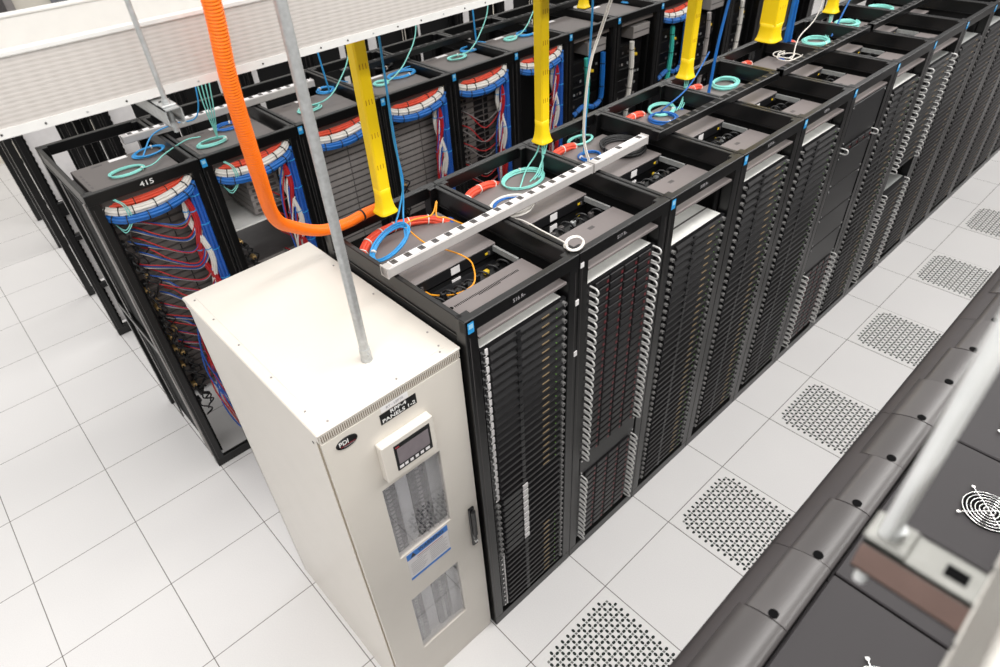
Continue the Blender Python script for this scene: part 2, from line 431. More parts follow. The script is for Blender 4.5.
S.box((.0375, y0+.054, 1.803), (.0388, y0+.070, 1.809), 'signred')
sc = S.build('display', hs); tag(sc, 'black display with grey screen')
b = MB(); ya, yb = yz(-.402), yz(-.184)
b.box((0, ya, .945), (.001, yb, 1.132), 'paper'); b.box((.001, ya, 1.092), (.0014, yb, 1.132), 'signblue'); b.box((.001, ya, .945), (.0014, yb, .960), 'signblue')
for i in range(9):
    z = 1.08-i*.0125
    if i < 2: b.box((.001, ya+.05, z-.003), (.0013, yb-.03, z), 'signred' if i == 0 else 'printgrey')
    else:
        b.box((.001, ya+.012, z-.0025), (.0013, ya+.095-.01*(i % 3), z), 'printgrey'); b.box((.001, ya+.112, z-.0025), (.0013, yb-.012-.012*(i % 2), z), 'printgrey')
b.add([(.0016, ya+.018, 1.098), (.0016, ya+.046, 1.098), (.0016, ya+.032, 1.126)], [(0, 1, 2)], 'signblack')
ws = b.build('warning_sheet', door); tag(ws, 'white warning sheet with blue bands')
text_mesh('WARNING', .034, 'signblack', 'warning_lettering', ws, (.0017, ya+.128, 1.112), width=.135)
b = MB(); b.cbox((0, yz(-.068), .845), (.012, yz(-.036), 1.125), 'signblack', .004); b.cbox((.012, yz(-.064), .93), (.028, yz(-.040), 1.115), 'signblack', .006)
b.cyl((.012, yz(-.052), .885), (.022, yz(-.052), .885), .009, 'chrome', 10); b.build('handle', door)
# conduit standing on the cream cabinet
ct = thing('conduit_pipe', (-.485, -.277, 2.0312), 'grey steel conduit pipe rising from the top of the cream cabinet', 'pipe')
b = MB(); b.cyl((0, 0, .02), (0, 0, 1.9), .0165, 'zinc', 20); b.build('pipe', ct)
b = MB(); b.cyl((0, 0, 0), (0, 0, .012), .0215, 'zinc', 8); b.cyl((0, 0, .012), (0, 0, .055), .0195, 'zinc', 20); b.tube([(.018, 0, .035), (.026, 0, .035)], .004, 'zinc', 6); b.build('connector', ct)

# ------------------------------------------------------------------ server racks
FX, Y0, PITCH, H1 = -.274, .006, .597, 2.148
def rack_parts(root, H, depth, W=.595, shelf=True, rear_label=False, open_end=False, first=False, bars=(), panel=True, holes=False):
    p = .057
    for (x0, x1, ya, yb) in ((-.055, 0, 0, p), (-.055, 0, W-p, W), (-depth, -depth+.055, 0, p), (-depth, -depth+.055, W-p, W)):
        b = MB(); b.cbox((x0, ya, .0), (x1, yb, H-.002), 'black', .003)
        fx = x1 if x1 == 0 else x0
        if x1 == 0:
            mid = ya+.018 if ya == 0 else yb-.018
            b.box((-.0005, mid-.001, .05), (.0006, mid+.001, H-.08), 'greydk')
        b.build('post', root)
    for (x0, x1) in ((-.032, .001), (-depth-.001, -depth+.032)):
        b = MB(); b.cbox((x0, 0, H-.06), (x1, W, H), 'black', .003); b.build('top_beam', root)
        b = MB(); b.cbox((x0, .0, .0), (x1, W, .07), 'black', .003); b.build('base_beam', root)
    for ya in (0, W-.036):
        b = MB(); a0 = ya+.003 if ya == 0 else ya+.011
        b.cbox((-depth+.03, a0, H-.085), (-.03, a0+.022, H-.002), 'black', .003)
        b.box((-depth+.04, a0-.004, H-.088), (-.05, a0+.026, H-.082), 'black')
        b.build('side_beam', root)
    if panel:
        b = MB(); b.box((-depth+.05, .001, .03), (-.05, .006, H-.09), 'blackmatt'); b.build('side_panel', root)
    for ya in (.060, W-.076):
        b = MB(); b.box((-.075, ya, .07), (-.060, ya+.016, H-.07), 'blackmatt')
        if holes:
            for i in range(44):
                z = .12+i*.0445; yy = ya+.016 if ya < .2 else ya
                b.box((-.066, yy-.004, z), (-.060, yy+.004, z+.022), 'blackmatt')
        b.build('mounting_rail', root)
    if bars:
        for z0, z1 in bars:
            b = MB(); b.cbox((-.04, p, z0), (-.005, W-p, z1), 'black', .003); b.build('crossbar', root)
    if not bars and panel:
        b = MB(); b.box((-depth+.03, .03, .03), (-.03, W-.03, .05), 'blackmatt'); b.build('base_tray', root)

def shelf_part(root, W=.595, slots=False):
    b = MB(); b.box((-.262, .064, 2.033), (-.006, W-.064, 2.043), 'plate')
    if slots:
        for i in range(44):
            y = .12+i*.0078; b.box((-.215, y, 2.0428), (-.195 if 14 < i < 30 else -.203, y+.0036, 2.0436), 'void')
        b.cyl((-.21, .105, 2.0428), (-.21, .105, 2.0436), .009, 'void', 8)
    else:
        b.box((-.22, .30, 2.0428), (-.20, .335, 2.0434), 'greydk')
    b.build('top_shelf', root)

NR = 16
rack_lab = ['black server rack beside the cream cabinet, first of the near row', 'second black server rack from the cream cabinet, filled with chrome-handled servers',
            'third black server rack from the cream cabinet in the near row', 'fourth black server rack from the cream cabinet in the near row',
            'fifth black server rack from the cream cabinet in the near row', 'sixth black server rack from the cream cabinet, with four plain blank panels']
def near_rack_name(k): return 'rack beside the cream cabinet' if k == 0 else ordw(k+1)+' rack from the cream cabinet'
def rack_root(k): return (FX, Y0+k*PITCH, 0)
r0 = thing('server_rack', rack_root(0), 'x', 'server rack')
rack_parts(r0, H1, .93); base_children = list(r0.children)
racks1 = [r0]
for k in range(1, NR): racks1.append(dup(r0, rack_root(k)))
for k, r in enumerate(racks1):
    tag(r, rack_lab[k] if k < 6 else ordw(k+1)+' black server rack from the cream cabinet in the near row', 'server rack', 'black racks of the near row')
    if k < 8: shelf_part(r, slots=(k == 0))
    if k != 1:
        b = MB(); b.box((0, .012, 2.088), (.0022, .040, 2.134), 'bluelabel'); b.box((.0022, .016, 2.108), (.0028, .036, 2.128), 'bluelabel2'); b.build('asset_tag', r)
    else:
        b = MB(); b.box((0, .006, 2.075), (.003, .026, 2.098), 'paper'); b.build('asset_tag', r)
    if k < 5: text_mesh('%d R-' % (516+k), .023, 'printgrey', 'rack_lettering', r, (.0018, .262, 2.116), width=.062)
for z in (1.90, 1.62):
    b = MB(); b.cbox((.0, .578, z), (.004, .598, z+.028), 'paper', .001); b.build('paper_tag', racks1[0])

# ------------------------------------------------------------------ servers (origin: front lower left corner)
SW = .462
U = .04445
def chassis(root, m='lid', d=.70):
    b = MB(); b.box((-.17, .012, .0005), (-.012, SW-.012, .0432), m); b.box((-d, .012, .0005), (-.17, SW-.012, .0432), 'bezeldark')
    b.box((-.10, .012, .0432), (-.09, SW-.012, .0437), 'greydk')
    return b.build('chassis', root)
def bezel_prof(z0=.002, z1=.0425, d=.016, bulge=.006):
    return [(-.013, z0), (d-.004, z0), (d+bulge, z0+.012), (d+bulge, z1-.014), (d-.006, z1), (-.013, z1)]
def ear(root, y, m='bezeldark', kind='knob'):
    b = MB(); b.box((-.014, y-.017, .002), (.004, y+.017, .0425), m)
    if kind == 'knob':
        b.cyl((.004, y, .022), (.020, y, .022), .0100, 'knob', 10); b.cyl((.020, y, .022), (.0205, y, .022), .0055, 'signblack', 8)
        return b.build('thumbscrew_ear', root)
    if kind == 'clip':
        b.cyl((.004, y-.006, .022), (.014, y-.006, .022), .006, 'chrome', 8)
        b.box((.004, y+.003, .010), (.009, y+.016, .040), 'paper'); b.box((.004, y-.003, .004), (.008, y+.010, .013), 'paper')
        return b.build('latch_ear', root)
    if kind == 'ring':
        P = [(.004, .005), (.036, .005), (.047, .011), (.051, .021), (.047, .032), (.036, .038), (.004, .038)]
        b.tube([(x, y, z) for x, z in P], .0044, 'satin', 8)
        return b.build('grab_handle', root)
    if kind == 'tab':
        b.cyl((.004, y-.006, .022), (.014, y-.006, .022), .006, 'chrome', 8); b.box((.004, y+.010, .004), (.010, y+.016, .041), 'paper')
        return b.build('latch_ear', root)
def srv(kind):
    r = thing('rack_server', (0, 0, 0), 'x', 'server')
    chassis(r)
    if kind in ('clip', 'plain', 'label', 'tab', 'knob', 'knobdash'):
        b = MB(); b.prism(bezel_prof(), .036, SW-.036, 'bezel')
        if kind in ('clip', 'plain', 'tab', 'knobdash', 'knob'):
            b.box((.0155, .17, .004), (.0225, .19, .041), 'bezeldark')
        if kind in ('clip', 'knobdash', 'tab'): b.box((.018, SW*.66, .026), (.0232, SW*.66+.042, .031), 'dash')
        if kind != 'label': b.box((.018, SW*.84, .029), (.0232, SW*.84+.005, .0325), 'green')
        if kind == 'label':
            b.box((.018, .045, .007), (.0226, .155, .037), 'bezeldark'); b.box((.018, .168, .006), (.0232, .200, .038), 'paper')
        b.build('front_bezel', r)
    else:
        b = MB(); b.box((-.013, .036, .002), (.004, SW-.036, .0425), 'bezeldark'); b.build('front_bezel', r)
        for i in range(4):
            a = .040+i*.0965
            b = MB(); b.cbox((.004, a, .004), (.016, a+.090, .041), 'bezel', .003); b.box((.0155, a+.006, .012), (.0165, a+.058, .033), 'bezeldark')
            b.box((.0155, a+.072, .010), (.0170, a+.084, .024), 'redled'); b.build('drive_bay', r)
    ek = {'clip':('clip','knob'), 'plain':('clip','knob'), 'label':('knob','knob'), 'tab':('tab','knob'), 'knob':('knob','knob'), 'knobdash':('knob','knob'), 'ring':('ring','ring')}[kind]
    ear(r, .016, kind=ek[0]); ear(r, SW-.016, kind=ek[1])
    return r
protos = {}
KT = {'clip':'clipped black server', 'plain':'plain black server', 'label':'labelled black server', 'tab':'tabbed black server', 'knob':'black server', 'knobdash':'black server', 'ring':'handled black server'}
def put_server(kind, loc, label, group):
    if kind not in protos:
        protos[kind] = srv(kind); r = protos[kind]; r.location = loc; tag(r, label, 'server', group)
    else: r = dup(protos[kind], loc, label, group)
    return r
def rack_fill(k, plan):
    """plan: list of (kind or None, top z, count); numbered from the top"""
    n = 0
    for kind, ztop, cnt in plan:
        for i in range(cnt):
            n += 1; kd = kind(i) if callable(kind) else kind
            put_server(kd, (FX-.012, Y0+k*PITCH+(.595-SW)/2, ztop-(i+1)*U), '%s, %s from top in the %s' % (KT[kd], ordw(n), near_rack_name(k)),
                       'servers in the '+near_rack_name(k))
rack_fill(0, [('clip', 1.972, 21), ('label', 1.972-21*U, 10), ('tab', 1.972-31*U, 11)])
rack_fill(1, [('ring', 1.952, 25), ('ring', .70, 13)])
rack_fill(2, [('knobdash', 1.857, 39)])
rack_fill(3, [('knobdash', 1.960, 41)])
rack_fill(4, [('knob', 1.950, 41)])
rack_fill(5, [('ring', 1.76, 1), ('ring', .80, 15)])
rack_fill(6, [('knobdash', 1.94, 41)])
# filler panel of the second rack, four blank panels of the sixth
def blank(loc, h, label, m='bezel', ribs=False):
    t = thing('blanking_plate', loc, label, 'panel', 'blank panels')
    b = MB(); b.cbox((-.012, 0, .001), (.006, SW, h-.002), m, .003); b.build('face', t)
    b = MB()
    for y in (.012, SW-.012):
        for z in (.02, h-.02): b.cyl((.006, y, z), (.009, y, z), .005, 'chrome', 8)
    b.build('screw', t)
    return t
blank((FX-.010, Y0+PITCH+(.595-SW)/2, .701), .136, 'plain black filler panel between the two stacks in the second rack from the cream cabinet', 'bezeldark')
for i in range(4):
    blank((FX-.010, Y0+5*PITCH+(.595-SW)/2, .802+.225*i), .223, 'plain grey-black blank panel, %s of four in the sixth black rack' % ['lowest', 'third from top', 'second from top', 'topmost'][i], 'bezel')
blank((FX-.010, Y0+5*PITCH+(.595-SW)/2, 1.765), .26, 'tall plain black blank panel above the chrome-handled server in the sixth rack', 'bezeldark')
# servers of the far racks, too many to part one by one
b = MB()
for k in range(7, NR):
    for i in range(41):
        z = 1.95-(i+1)*U; x = FX-.012; y = Y0+k*PITCH+(.595-SW)/2
        rg = (k == 7 and (i < 18 or i > 21))
        if k == 7 and 18 <= i <= 21: continue
        b.box((x-.5, y+.012, z+.001), (x-.012, y+SW-.012, z+.043), 'steel')
        b.prism([(x+u, z+v) for u, v in bezel_prof()], y+.036, y+SW-.036, 'bezeldark' if rg else 'bezel')
        b.box((x+.018, y+SW*.66, z+.026), (x+.0232, y+SW*.66+.042, z+.031), 'dash')
        for yy in (y+.016, y+SW-.016):
            b.box((x-.014, yy-.017, z+.002), (x+.004, yy+.017, z+.0425), 'bezeldark')
            if rg: b.tube([(x+u, yy, z+v) for u, v in [(.004, .006), (.034, .006), (.046, .013), (.046, .030), (.034, .037), (.004, .037)]], .0046, 'satin', 6)
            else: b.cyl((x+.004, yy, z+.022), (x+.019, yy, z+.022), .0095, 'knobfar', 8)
o = b.build('far_servers'); tag(o, 'thin black servers filling the farthest racks of the near row', 'servers', kind='stuff')

# ------------------------------------------------------------------ tops of the near row
def network_switch(k):
    sx, y = FX-.425, Y0+k*PITCH+.062
    t = thing('network_switch', (sx, y, 1.935), 'grey-topped network switch at the rear top of the '+near_rack_name(k), 'network switch', 'switches at the rear top of the near row')
    b = MB(); b.cbox((-.40, 0, .062), (0, .472, .118), 'plate', .003); b.build('housing', t)
    b = MB(); b.box((-.40, .006, .002), (-.008, .466, .056), 'bezeldark'); b.box((-.008, .006, .002), (.0, .466, .056), 'black'); b.build('lower_unit', t)
    b = MB(); b.box((0, .01, .066), (.003, .462, .112), 'bezeldark')
    b.box((.003, .215, .072), (.004, .262, .106), 'paper'); b.box((0, .215, .010), (.004, .262, .046), 'paper')
    for yy in (.04, .055, .42): b.box((.003, yy, .08), (.010, yy+.010, .095), 'greydk')
    b.box((.003, .405, .082), (.005, .420, .092), 'yplug'); b.box((0, .405, .022), (.005, .420, .032), 'yplug')
    b.build('port_panel', t)
    if k == 0:
        text_mesh('FOUNDRY', .040, 'printgrey', 'housing_lettering', t, (-.175, .235, .1184), face='top', width=.19)
        text_mesh('NETWORKS', .022, 'printgrey', 'housing_lettering', t, (-.225, .225, .1184), face='top', width=.14)
for k in range(0, 10): network_switch(k)

def plug_strip(k):
    """black outlet bar with plugs, lying in the gap between server and switch"""
    rnd = random.Random(k)
    t = thing('outlet_bar', (FX-.345, Y0+k*PITCH+.07, 1.955), 'black outlet bar inside the top of the '+near_rack_name(k), 'outlet bar', 'outlet bars in the top openings of the near row')
    b = MB(); b.cbox((-.022, 0, 0), (.022, .45, .03), 'black'); b.build('bar', t)
    for j in range(7):
        y = .03+j*.060+rnd.uniform(-.01, .01); x = rnd.uniform(-.016, .016); c = rnd.choice(['zinc', 'bcable', 'bcable', 'greydk', 'black', 'yplug' if k < 3 and j > 4 else 'bcable'])
        b = MB(); b.cbox((x-.010, y-.013, .03), (x+.010, y+.013, .03+rnd.uniform(.018, .032)), c, .004)
        b.tube(smooth_path([(x, y, .06), (x+.015, y+.01, .075), (x+.04, y+.03, .06), (x+.05, y+.05, .0)], 4), .005, 'bcable' if c != 'steel' else 'gcable', 6)
        b.build('plug', t)
for k in range(0, 10): plug_strip(k)

def server_sled(k):   # slide rails at the far side of the opening
    b = MB(); y = Y0+k*PITCH
    b.box((FX-.66, y+.512, 2.02), (FX-.27, y+.524, 2.045), 'zinc'); b.box((FX-.66, y+.524, 2.02), (FX-.27, y+.540, 2.024), 'steel'); return b
for k in range(0, 8):
    o = server_sled(k).build('slide_rail'); tag(o, 'bright slide rail inside the top of the '+near_rack_name(k), 'rail', 'slide rails in the near row')

def power_strip(p0, p1, label, body='strip', face='paper', out='signblack', n=17, grp=None, w=.046, h=.044):
    p0 = Vector(p0); p1 = Vector(p1); L = (p1-p0).length
    t = thing('power_strip', p0, label, 'power strip', grp); t.rotation_euler.z = math.atan2(p1.y-p0.y, p1.x-p0.x)-PI/2
    b = MB(); b.cbox((-w/2, 0, 0), (w/2, L, h), body, .004); b.build('body', t)
    b = MB(); b.box((-w/2+.003, .03, h), (w/2-.006, L-.02, h+.001), face); b.build('outlet_face', t)
    for i in range(n):
        y = .05+i*(L-.1)/max(1, n-1)
        b = MB(); b.cbox((-.017, y-.013, h), (.013, y+.013, h+.003), 'greydk' if out != 'greydk' else 'black', .004); b.box((-.009, y-.006, h+.003), (-.005, y+.006, h+.0034), out); b.box((.001, y-.004, h+.003), (.005, y+.004, h+.0034), out); b.build('outlet', t)
    b = MB()
    for y in (0, L-.006): b.box((-w/2-.001, y, -.0), (w/2+.001, y+.006, h+.002), body)
    b.build('end_cap', t)
    return t
G = 'power strips lying on the rack tops'
power_strip((-.705, -.02, 2.149), (-.712, 1.165, 2.149), 'long white power strip across the two racks nearest the cream cabinet', n=17, grp=G)
power_strip((-.712, 1.175, 2.149), (-.722, 1.60, 2.149), 'short white power strip just beyond the long white one on the near row', n=3, grp=G)
power_strip((-.705, 1.66, 2.149), (-.70, 2.85, 2.149), 'black power strip on the near row, beyond the short white strip', 'black', 'blackmatt', 'greydk', 15, G)
power_strip((-.70, 2.90, 2.149), (-.70, 4.10, 2.149), 'black power strip on the near row, second black one from the cream cabinet', 'black', 'blackmatt', 'greydk', 15, G)
power_strip((-.70, 4.15, 2.149), (-.70, 5.35, 2.149), 'black power strip on the near row, farthest one visible', 'black', 'blackmatt', 'greydk', 15, G)

# ------------------------------------------------------------------ cables
def coil_pts(c, ax, ay, turns, rot=0, lift=.004, wob=.006, seed=0, n=26):
    rnd = random.Random(seed); out = []
    ph = rnd.uniform(0, 6)
    for t in range(turns):
        ox, oy, s = rnd.uniform(-wob, wob), rnd.uniform(-wob, wob), 1+rnd.uniform(-.07, .07)
        for i in range(n):
            a = 2*PI*i/n+ph; x = ax*s*math.cos(a)+ox; y = ay*s*math.sin(a)+oy
            out.append((c[0]+x*math.cos(rot)-y*math.sin(rot), c[1]+x*math.sin(rot)+y*math.cos(rot), c[2]+lift*(t+i/n)*.6+lift))
    return out
def cable_coil(c, ax, ay, m, label, turns=4, r=.004, rot=0, tail=None, group=None, seed=0, wob=.007, tie=True, tilt=0.):
    if group == 'cable coils on the near row' and not tilt and c[2] < 2.1:
        c = (c[0]-.05, c[1]+.045, c[2])
    pts = [(x, y, z+tilt*(y-c[1]+ay)) for x, y, z in coil_pts(c, ax, ay, turns, rot, r*.9, wob, seed)]
    P = [Vector(p) for p in pts]
    # smooth the joins between turns
    P = [(P[max(i-1, 0)]+P[i]*2+P[min(i+1, len(P)-1)])/4 for i in range(len(P))]
    if tail: P = P+smooth_path([P[-1]]+[Vector(q) for q in tail], 8)[1:]
    t = thing('cable_coil', c, label, 'cable coil', group); o = Vector(c)
    b = MB(); b.tube([p-o for p in P], r, m, 8); b.build('cable', t)
    if tie:
        q = P[len(pts)//2]-o; b = MB(); d = (P[len(pts)//2+1]-P[len(pts)//2]).normalized()
        b.tube([q-d*.004, q+d*.004], r*2.6+.002, 'wcable', 8); b.build('cable_tie', t)
    return t
def cable(pts, r, m, label, group=None, name='network_cable', cat='cable', n=8, seg=8):
    P = smooth_path(pts, seg); b = MB(); b.tube(P, r, m, n); o = b.build(name); return tag(o, label, cat, group)

GC = 'cable coils on the near row'
ZS = 2.055
cable_coil((-.955, .175, ZS), .066, .092, 'lblue', 'blue cable coil on the switch in the rack beside the cream cabinet', 5, .0042, .0, seed=1, group=GC, tilt=.5,
           tail=[(-1.02, .30, 2.16), (-1.045, .335, 2.28), (-1.04, .33, 2.6), (-1.04, .335, 3.05), (-1.04, .33, 3.5)])
cable([(-1.05, .325, 3.5), (-1.052, .34, 2.9), (-1.046, .33, 2.5), (-1.05, .345, 2.3), (-1.04, .30, 2.19), (-1.01, .25, 2.15)], .0042, 'lblue', 'blue cable hanging straight down beside the first yellow duct', name='network_cable')
cable_coil((-.975, .985, ZS), .085, .12, 'aqua', 'aqua cable coil on top of the second rack from the cream cabinet', 5, .0038, .1, seed=2, group=GC,
           tail=[(-1.07, 1.10, ZS+.02), (-1.06, 1.17, 2.15), (-1.045, 1.19, 2.25)])
cable_coil((-.81, .735, 2.101), .088, .105, 'wcable', 'white cable coil under the long power strip on the second rack', 8, .0036, 0, seed=3, group=GC, wob=.014)
cable_coil((-.815, .74, 2.101), .068, .082, 'blue', 'small blue cable coil inside the white coil on the second rack', 4, .004, 0, seed=4, group=GC, tie=False)
cable_coil((-.332, .632, H1+.001), .034, .052, 'wcable', 'small white cable loop on the front corner between first and second racks', 4, .0032, .5, seed=5, group=GC,
           tail=[(-.37, .615, 2.155), (-.50, .62, 2.155), (-.62, .625, 2.155), (-.74, .66, 2.10)])
cable_coil((-.835, 1.60, ZS), .115, .11, 'bcable', 'thick black cord coil on the third rack from the cream cabinet', 6, .0062, 0, seed=6, group=GC, wob=.014)
cable_coil((-1.07, 1.53, ZS), .05, .085, 'aqua', 'aqua cable coil on the third rack, behind the black coil', 5, .0038, 0, seed=7, group=GC)
cable_coil((-.90, 1.41, ZS), .05, .06, 'blue', 'small blue cable bunch on the third rack, beside the black coil', 5, .0042, 0, seed=8, group=GC)
cable_coil((-.91, 2.06, ZS), .075, .075, 'blue', 'blue cable coil on the fourth rack from the cream cabinet', 7, .0045, 0, seed=9, group=GC,
           tail=[(-.99, 2.16, ZS+.05), (-.97, 2.3, 2.16), (-1.0, 2.45, 2.20), (-1.03, 2.62, 2.3)])
cable_coil((-1.0, 2.17, ZS), .07, .10, 'aqua', 'aqua cable coil on the fourth rack from the cream cabinet', 5, .004, .3, seed=10, group=GC)
cable_coil((-.95, 2.765, ZS), .075, .10, 'aqua', 'aqua cable coil on the fifth rack from the cream cabinet', 7, .006, .2, seed=11, group=GC)
cable_coil((-.93, 3.93, ZS), .085, .10, 'aqua', 'aqua cable coil on the seventh rack from the cream cabinet', 7, .006, 0, seed=12, group=GC)
cable_coil((-.96, 4.48, ZS), .08, .09, 'aqua', 'aqua cable coil on the eighth rack from the cream cabinet', 7, .006, 0, seed=13, group=GC)
cable_coil((-.94, 5.05, ZS), .09, .09, 'aqua', 'aqua cable coil on the ninth rack from the cream cabinet', 7, .006, 0, seed=14, group=GC)
cable_coil((-.90, 3.45, ZS+.03), .07, .09, 'wcable', 'loose white cable loops on the sixth rack from the cream cabinet', 3, .004, 0, seed=15, group=GC, wob=.03,
           tail=[(-.95, 3.62, 2.18), (-.93, 3.78, 2.3), (-.93, 3.80, 2.6), (-.93, 3.80, 3.4)])

def bundle(pts, r, rc, m, label, ties='wcable', nt=6, group='cable bundles', n_str=7, name='cable_bundle', seg=6, twist=1.2):
    """strands laid round a core along pts"""
    P = smooth_path(pts, seg); N = len(P); b = MB()
    for s in range(n_str):
        Q = []
        for i in range(N):
            T = (P[min(i+1, N-1)]-P[max(i-1, 0)]).normalized(); a = T.orthogonal()
            up = Vector((0,0,1)) if abs(T.z) < .85 else Vector((1,0,0))
            u = (up-T*up.dot(T)).normalized(); v = T.cross(u)
            if s == 0: Q.append(P[i]); continue
            ang = 2*PI*(s-1)/(n_str-1)+twist*i/N
            Q.append(P[i]+(u*math.cos(ang)+v*math.sin(ang))*(r-rc))
        b.tube(Q, rc, m, 8)
    t = thing(name, P[0], label, 'cable bundle', group)
    ob = b.build('cables', t); ob.location = -P[0]
    for j in range(nt):
        i = int((j+.5)*N/nt); T = (P[min(i+1, N-1)]-P[max(i-1, 0)]).normalized()
        tb = MB(); tb.tube([P[i]-T*.0025, P[i]+T*.0025], r+.002, ties, 12); q = tb.build('cable_tie', t); q.location = -P[0]
    return t

# orange-red bundles behind the switches of the near row
for k in range(0, 9):
    y = Y0+k*PITCH
    bundle([(-1.05, y+.062, 2.05), (-1.078, y+.12, 2.074), (-1.09, y+.19, 2.076), (-1.10, y+.27, 2.065), (-1.11, y+.34, 2.03)] if k else [(-1.035, y+.062, 2.05), (-1.075, y+.13, 2.077), (-1.10, y+.23, 2.08), (-1.09, y+.34, 2.078), (-1.05, y+.44, 2.07), (-1.0, y+.52, 2.04)], .021, .0085, 'coral',
           'orange-red cable bundle along the rear of the '+near_rack_name(k), 'wcable', 7 if k == 0 else 3, 'orange-red bundles behind the near row')
# red, white and blue end plugs at right rear of each near rack
for k in range(0, 6):
    y = Y0+k*PITCH
    cable([(-.96, y+.50, 2.03), (-.99, y+.53, 2.05), (-1.04, y+.52, 2.03), (-1.10, y+.50, 1.95)], .012, 'blueb', 'short blue cable stub at the right rear of the '+near_rack_name(k), 'blue stubs at the rear of the near row')

# orange fibre jumper on the first rack
cable([(-1.02, .22, 2.12), (-.99, .33, 2.14), (-.98, .42, 2.13), (-1.0, .47, 2.17), (-.97, .44, 2.12), (-.94, .47, 2.11), (-.90, .54, 2.06)], .0035, 'ocable',
      'orange fibre cable looping behind the long power strip, on the first rack', name='fibre_cable')
cable([(-1.0, .28, 2.13), (-.90, .31, 2.07), (-.80, .335, 2.07), (-.695, .35, 2.075), (-.62, .34, 2.07), (-.56, .29, 2.03), (-.59, .22, 2.0), (-.66, .16, 1.99), (-.70, .145, 1.995)], .0035, 'ocable',
      'orange fibre cable running under the power strip into the first rack', name='fibre_cable')

# yellow fibre drop ducts
def sq(c, hx, hy, z, n=20, p=4.):
    out = []
    for i in range(n):
        a = 2*PI*i/n; ca, sa = math.cos(a), math.sin(a)
        out.append((c[0]+hx*math.copysign(abs(ca)**(2/p), ca), c[1]+hy*math.copysign(abs(sa)**(2/p), sa), z))
    return out
def drop_duct(loc, label, s=1., top=1.35, fl=1.62):
    t = thing('fibre_drop_duct', loc, label, 'cable duct', 'yellow fibre drop ducts')
    h = .036*s; b = MB()
    b.cbox((-h, -h, .10), (h, h, top), 'yellow', .006); b.build('duct', t)
    b = MB(); rings = []
    for z, k in ((0, 2.0), (.004, 2.05), (.012, 1.72), (.03, 1.42), (.055, 1.22), (.085, 1.12), (.11, 1.10), (.112, 1.0)):
        k = 1+(k-1)*(fl-1) if k > 1.1 else k; rings.append(sq((0, 0), h*k, h*k, z))
    b.loft(rings, 'yellow'); b.build('trumpet', t)
    b = MB()
    for i in range(9):
        z = .2+i*.13
        for q in (-.4, -.1, .2): b.box((h, q*h*1.6, z), (h+.0008, q*h*1.6+.003, z+.020), 'yellowdk')
    b.build('print_marks', t)
    return t
dd = [(.23, 'rack beside the cream cabinet', .76), (1.185, 'second rack from the cream cabinet', .76), (2.41, 'fourth rack from the cream cabinet', .84), (3.36, 'sixth rack from the cream cabinet', 1.6), (4.25, 'eighth rack from the cream cabinet', .9)]
for y, nm, s in dd:
    drop_duct((-1.04, y, 2.205), 'yellow vertical fibre duct with flared end hanging over the '+nm, s, fl=1.62 if s < 1.4 else 1.3)
    if s < 1.4 and y > 1: 
        for j in range(3):
            cable([(-1.04+.01*j, y+.008*j, 2.20), (-1.03+.006*j, y-.01, 2.14), (-1.0, y-.04-.02*j, ZS+.02), (-.97, y-.10-.03*j, ZS+.012)], .0035, 'aqua', 'thin aqua fibre from the yellow duct over the '+nm,
                  'fibres leaving the duct over the '+nm, 'fibre_cable')
t = drop_duct((-2.62, 3.30, 2.21), 'yellow fibre duct with flared end over the second row, at top of photo', .8)

# vertical cables dropping from above
def drop(p, q, m, label, k=1, r=.005, sway=.02, group='cables hanging from above'):
    p = Vector(p); q = Vector(q); rnd = random.Random(label)
    for j in range(k):
        d = Vector((rnd.uniform(-1, 1), rnd.uniform(-1, 1), 0))*r*1.2*(k > 1)
        cable([p+d, p.lerp(q, .35)+d+Vector((sway*.3, -sway, 0)), p.lerp(q, .7)+d*1.4+Vector((0, -sway, 0)), q+d*2], r, m, label, group)
cable([(-.97, 1.455, 3.3), (-.97, 1.450, 2.927), (-.97, 1.449, 2.722), (-.97, 1.437, 2.453), (-.97, 1.428, 2.205), (-.97, 1.425, 2.08)], .0052, 'lblue', 'blue cable hanging straight down over the third rack')
for j, nm in ((0, 'first'), (1, 'second')):
    cable([(-.93+.012*j, 1.70, 3.2), (-.93+.012*j, 1.597, 2.908), (-.93+.012*j, 1.523, 2.798), (-.93+.01*j, 1.462, 2.682), (-.93+.008*j, 1.399, 2.554), (-.93+.008*j, 1.373, 2.383), (-.93+.01*j, 1.368, 2.20), (-.88+.012*j, 1.35, 2.10), (-.84, 1.36, 2.06)], .0036, 'wcable',
          '%s of two white cables curving down beside the blue one over the third rack' % nm)
drop((-.98, 2.78, 3.1), (-.98, 2.60, 2.07), 'blue', 'blue cable strand hanging over the fifth rack', 4, .007, .03, 'blue strands hanging over the fifth rack')
drop((-1.02, 3.60, 3.0), (-1.02, 3.60, 2.07), 'blue', 'thick blue strand with black ties hanging beside the wide yellow duct', 5, .009, .01, 'blue strands beside the wide yellow duct')
drop((-.95, 4.95, 2.9), (-.95, 4.15, 2.07), 'blue', 'blue cable sweeping down over the seventh and eighth racks', 1, .006, .05)

# orange corrugated tube: comes down over the cream cabinet and enters behind the first yellow duct
P = smooth_path([(-.50, -.44, 3.42), (-.55, -.415, 3.20), (-.60, -.412, 3.0), (-.70, -.375, 2.70), (-.84, -.315, 2.48), (-.985, -.20, 2.335), (-1.075, -.06, 2.225), (-1.115, .07, 2.183), (-1.135, .18, 2.178), (-1.145, .29, 2.172)], 34)
Q = [P[0]]; acc = 0
for i in range(1, len(P)):
    Q.append(P[i])
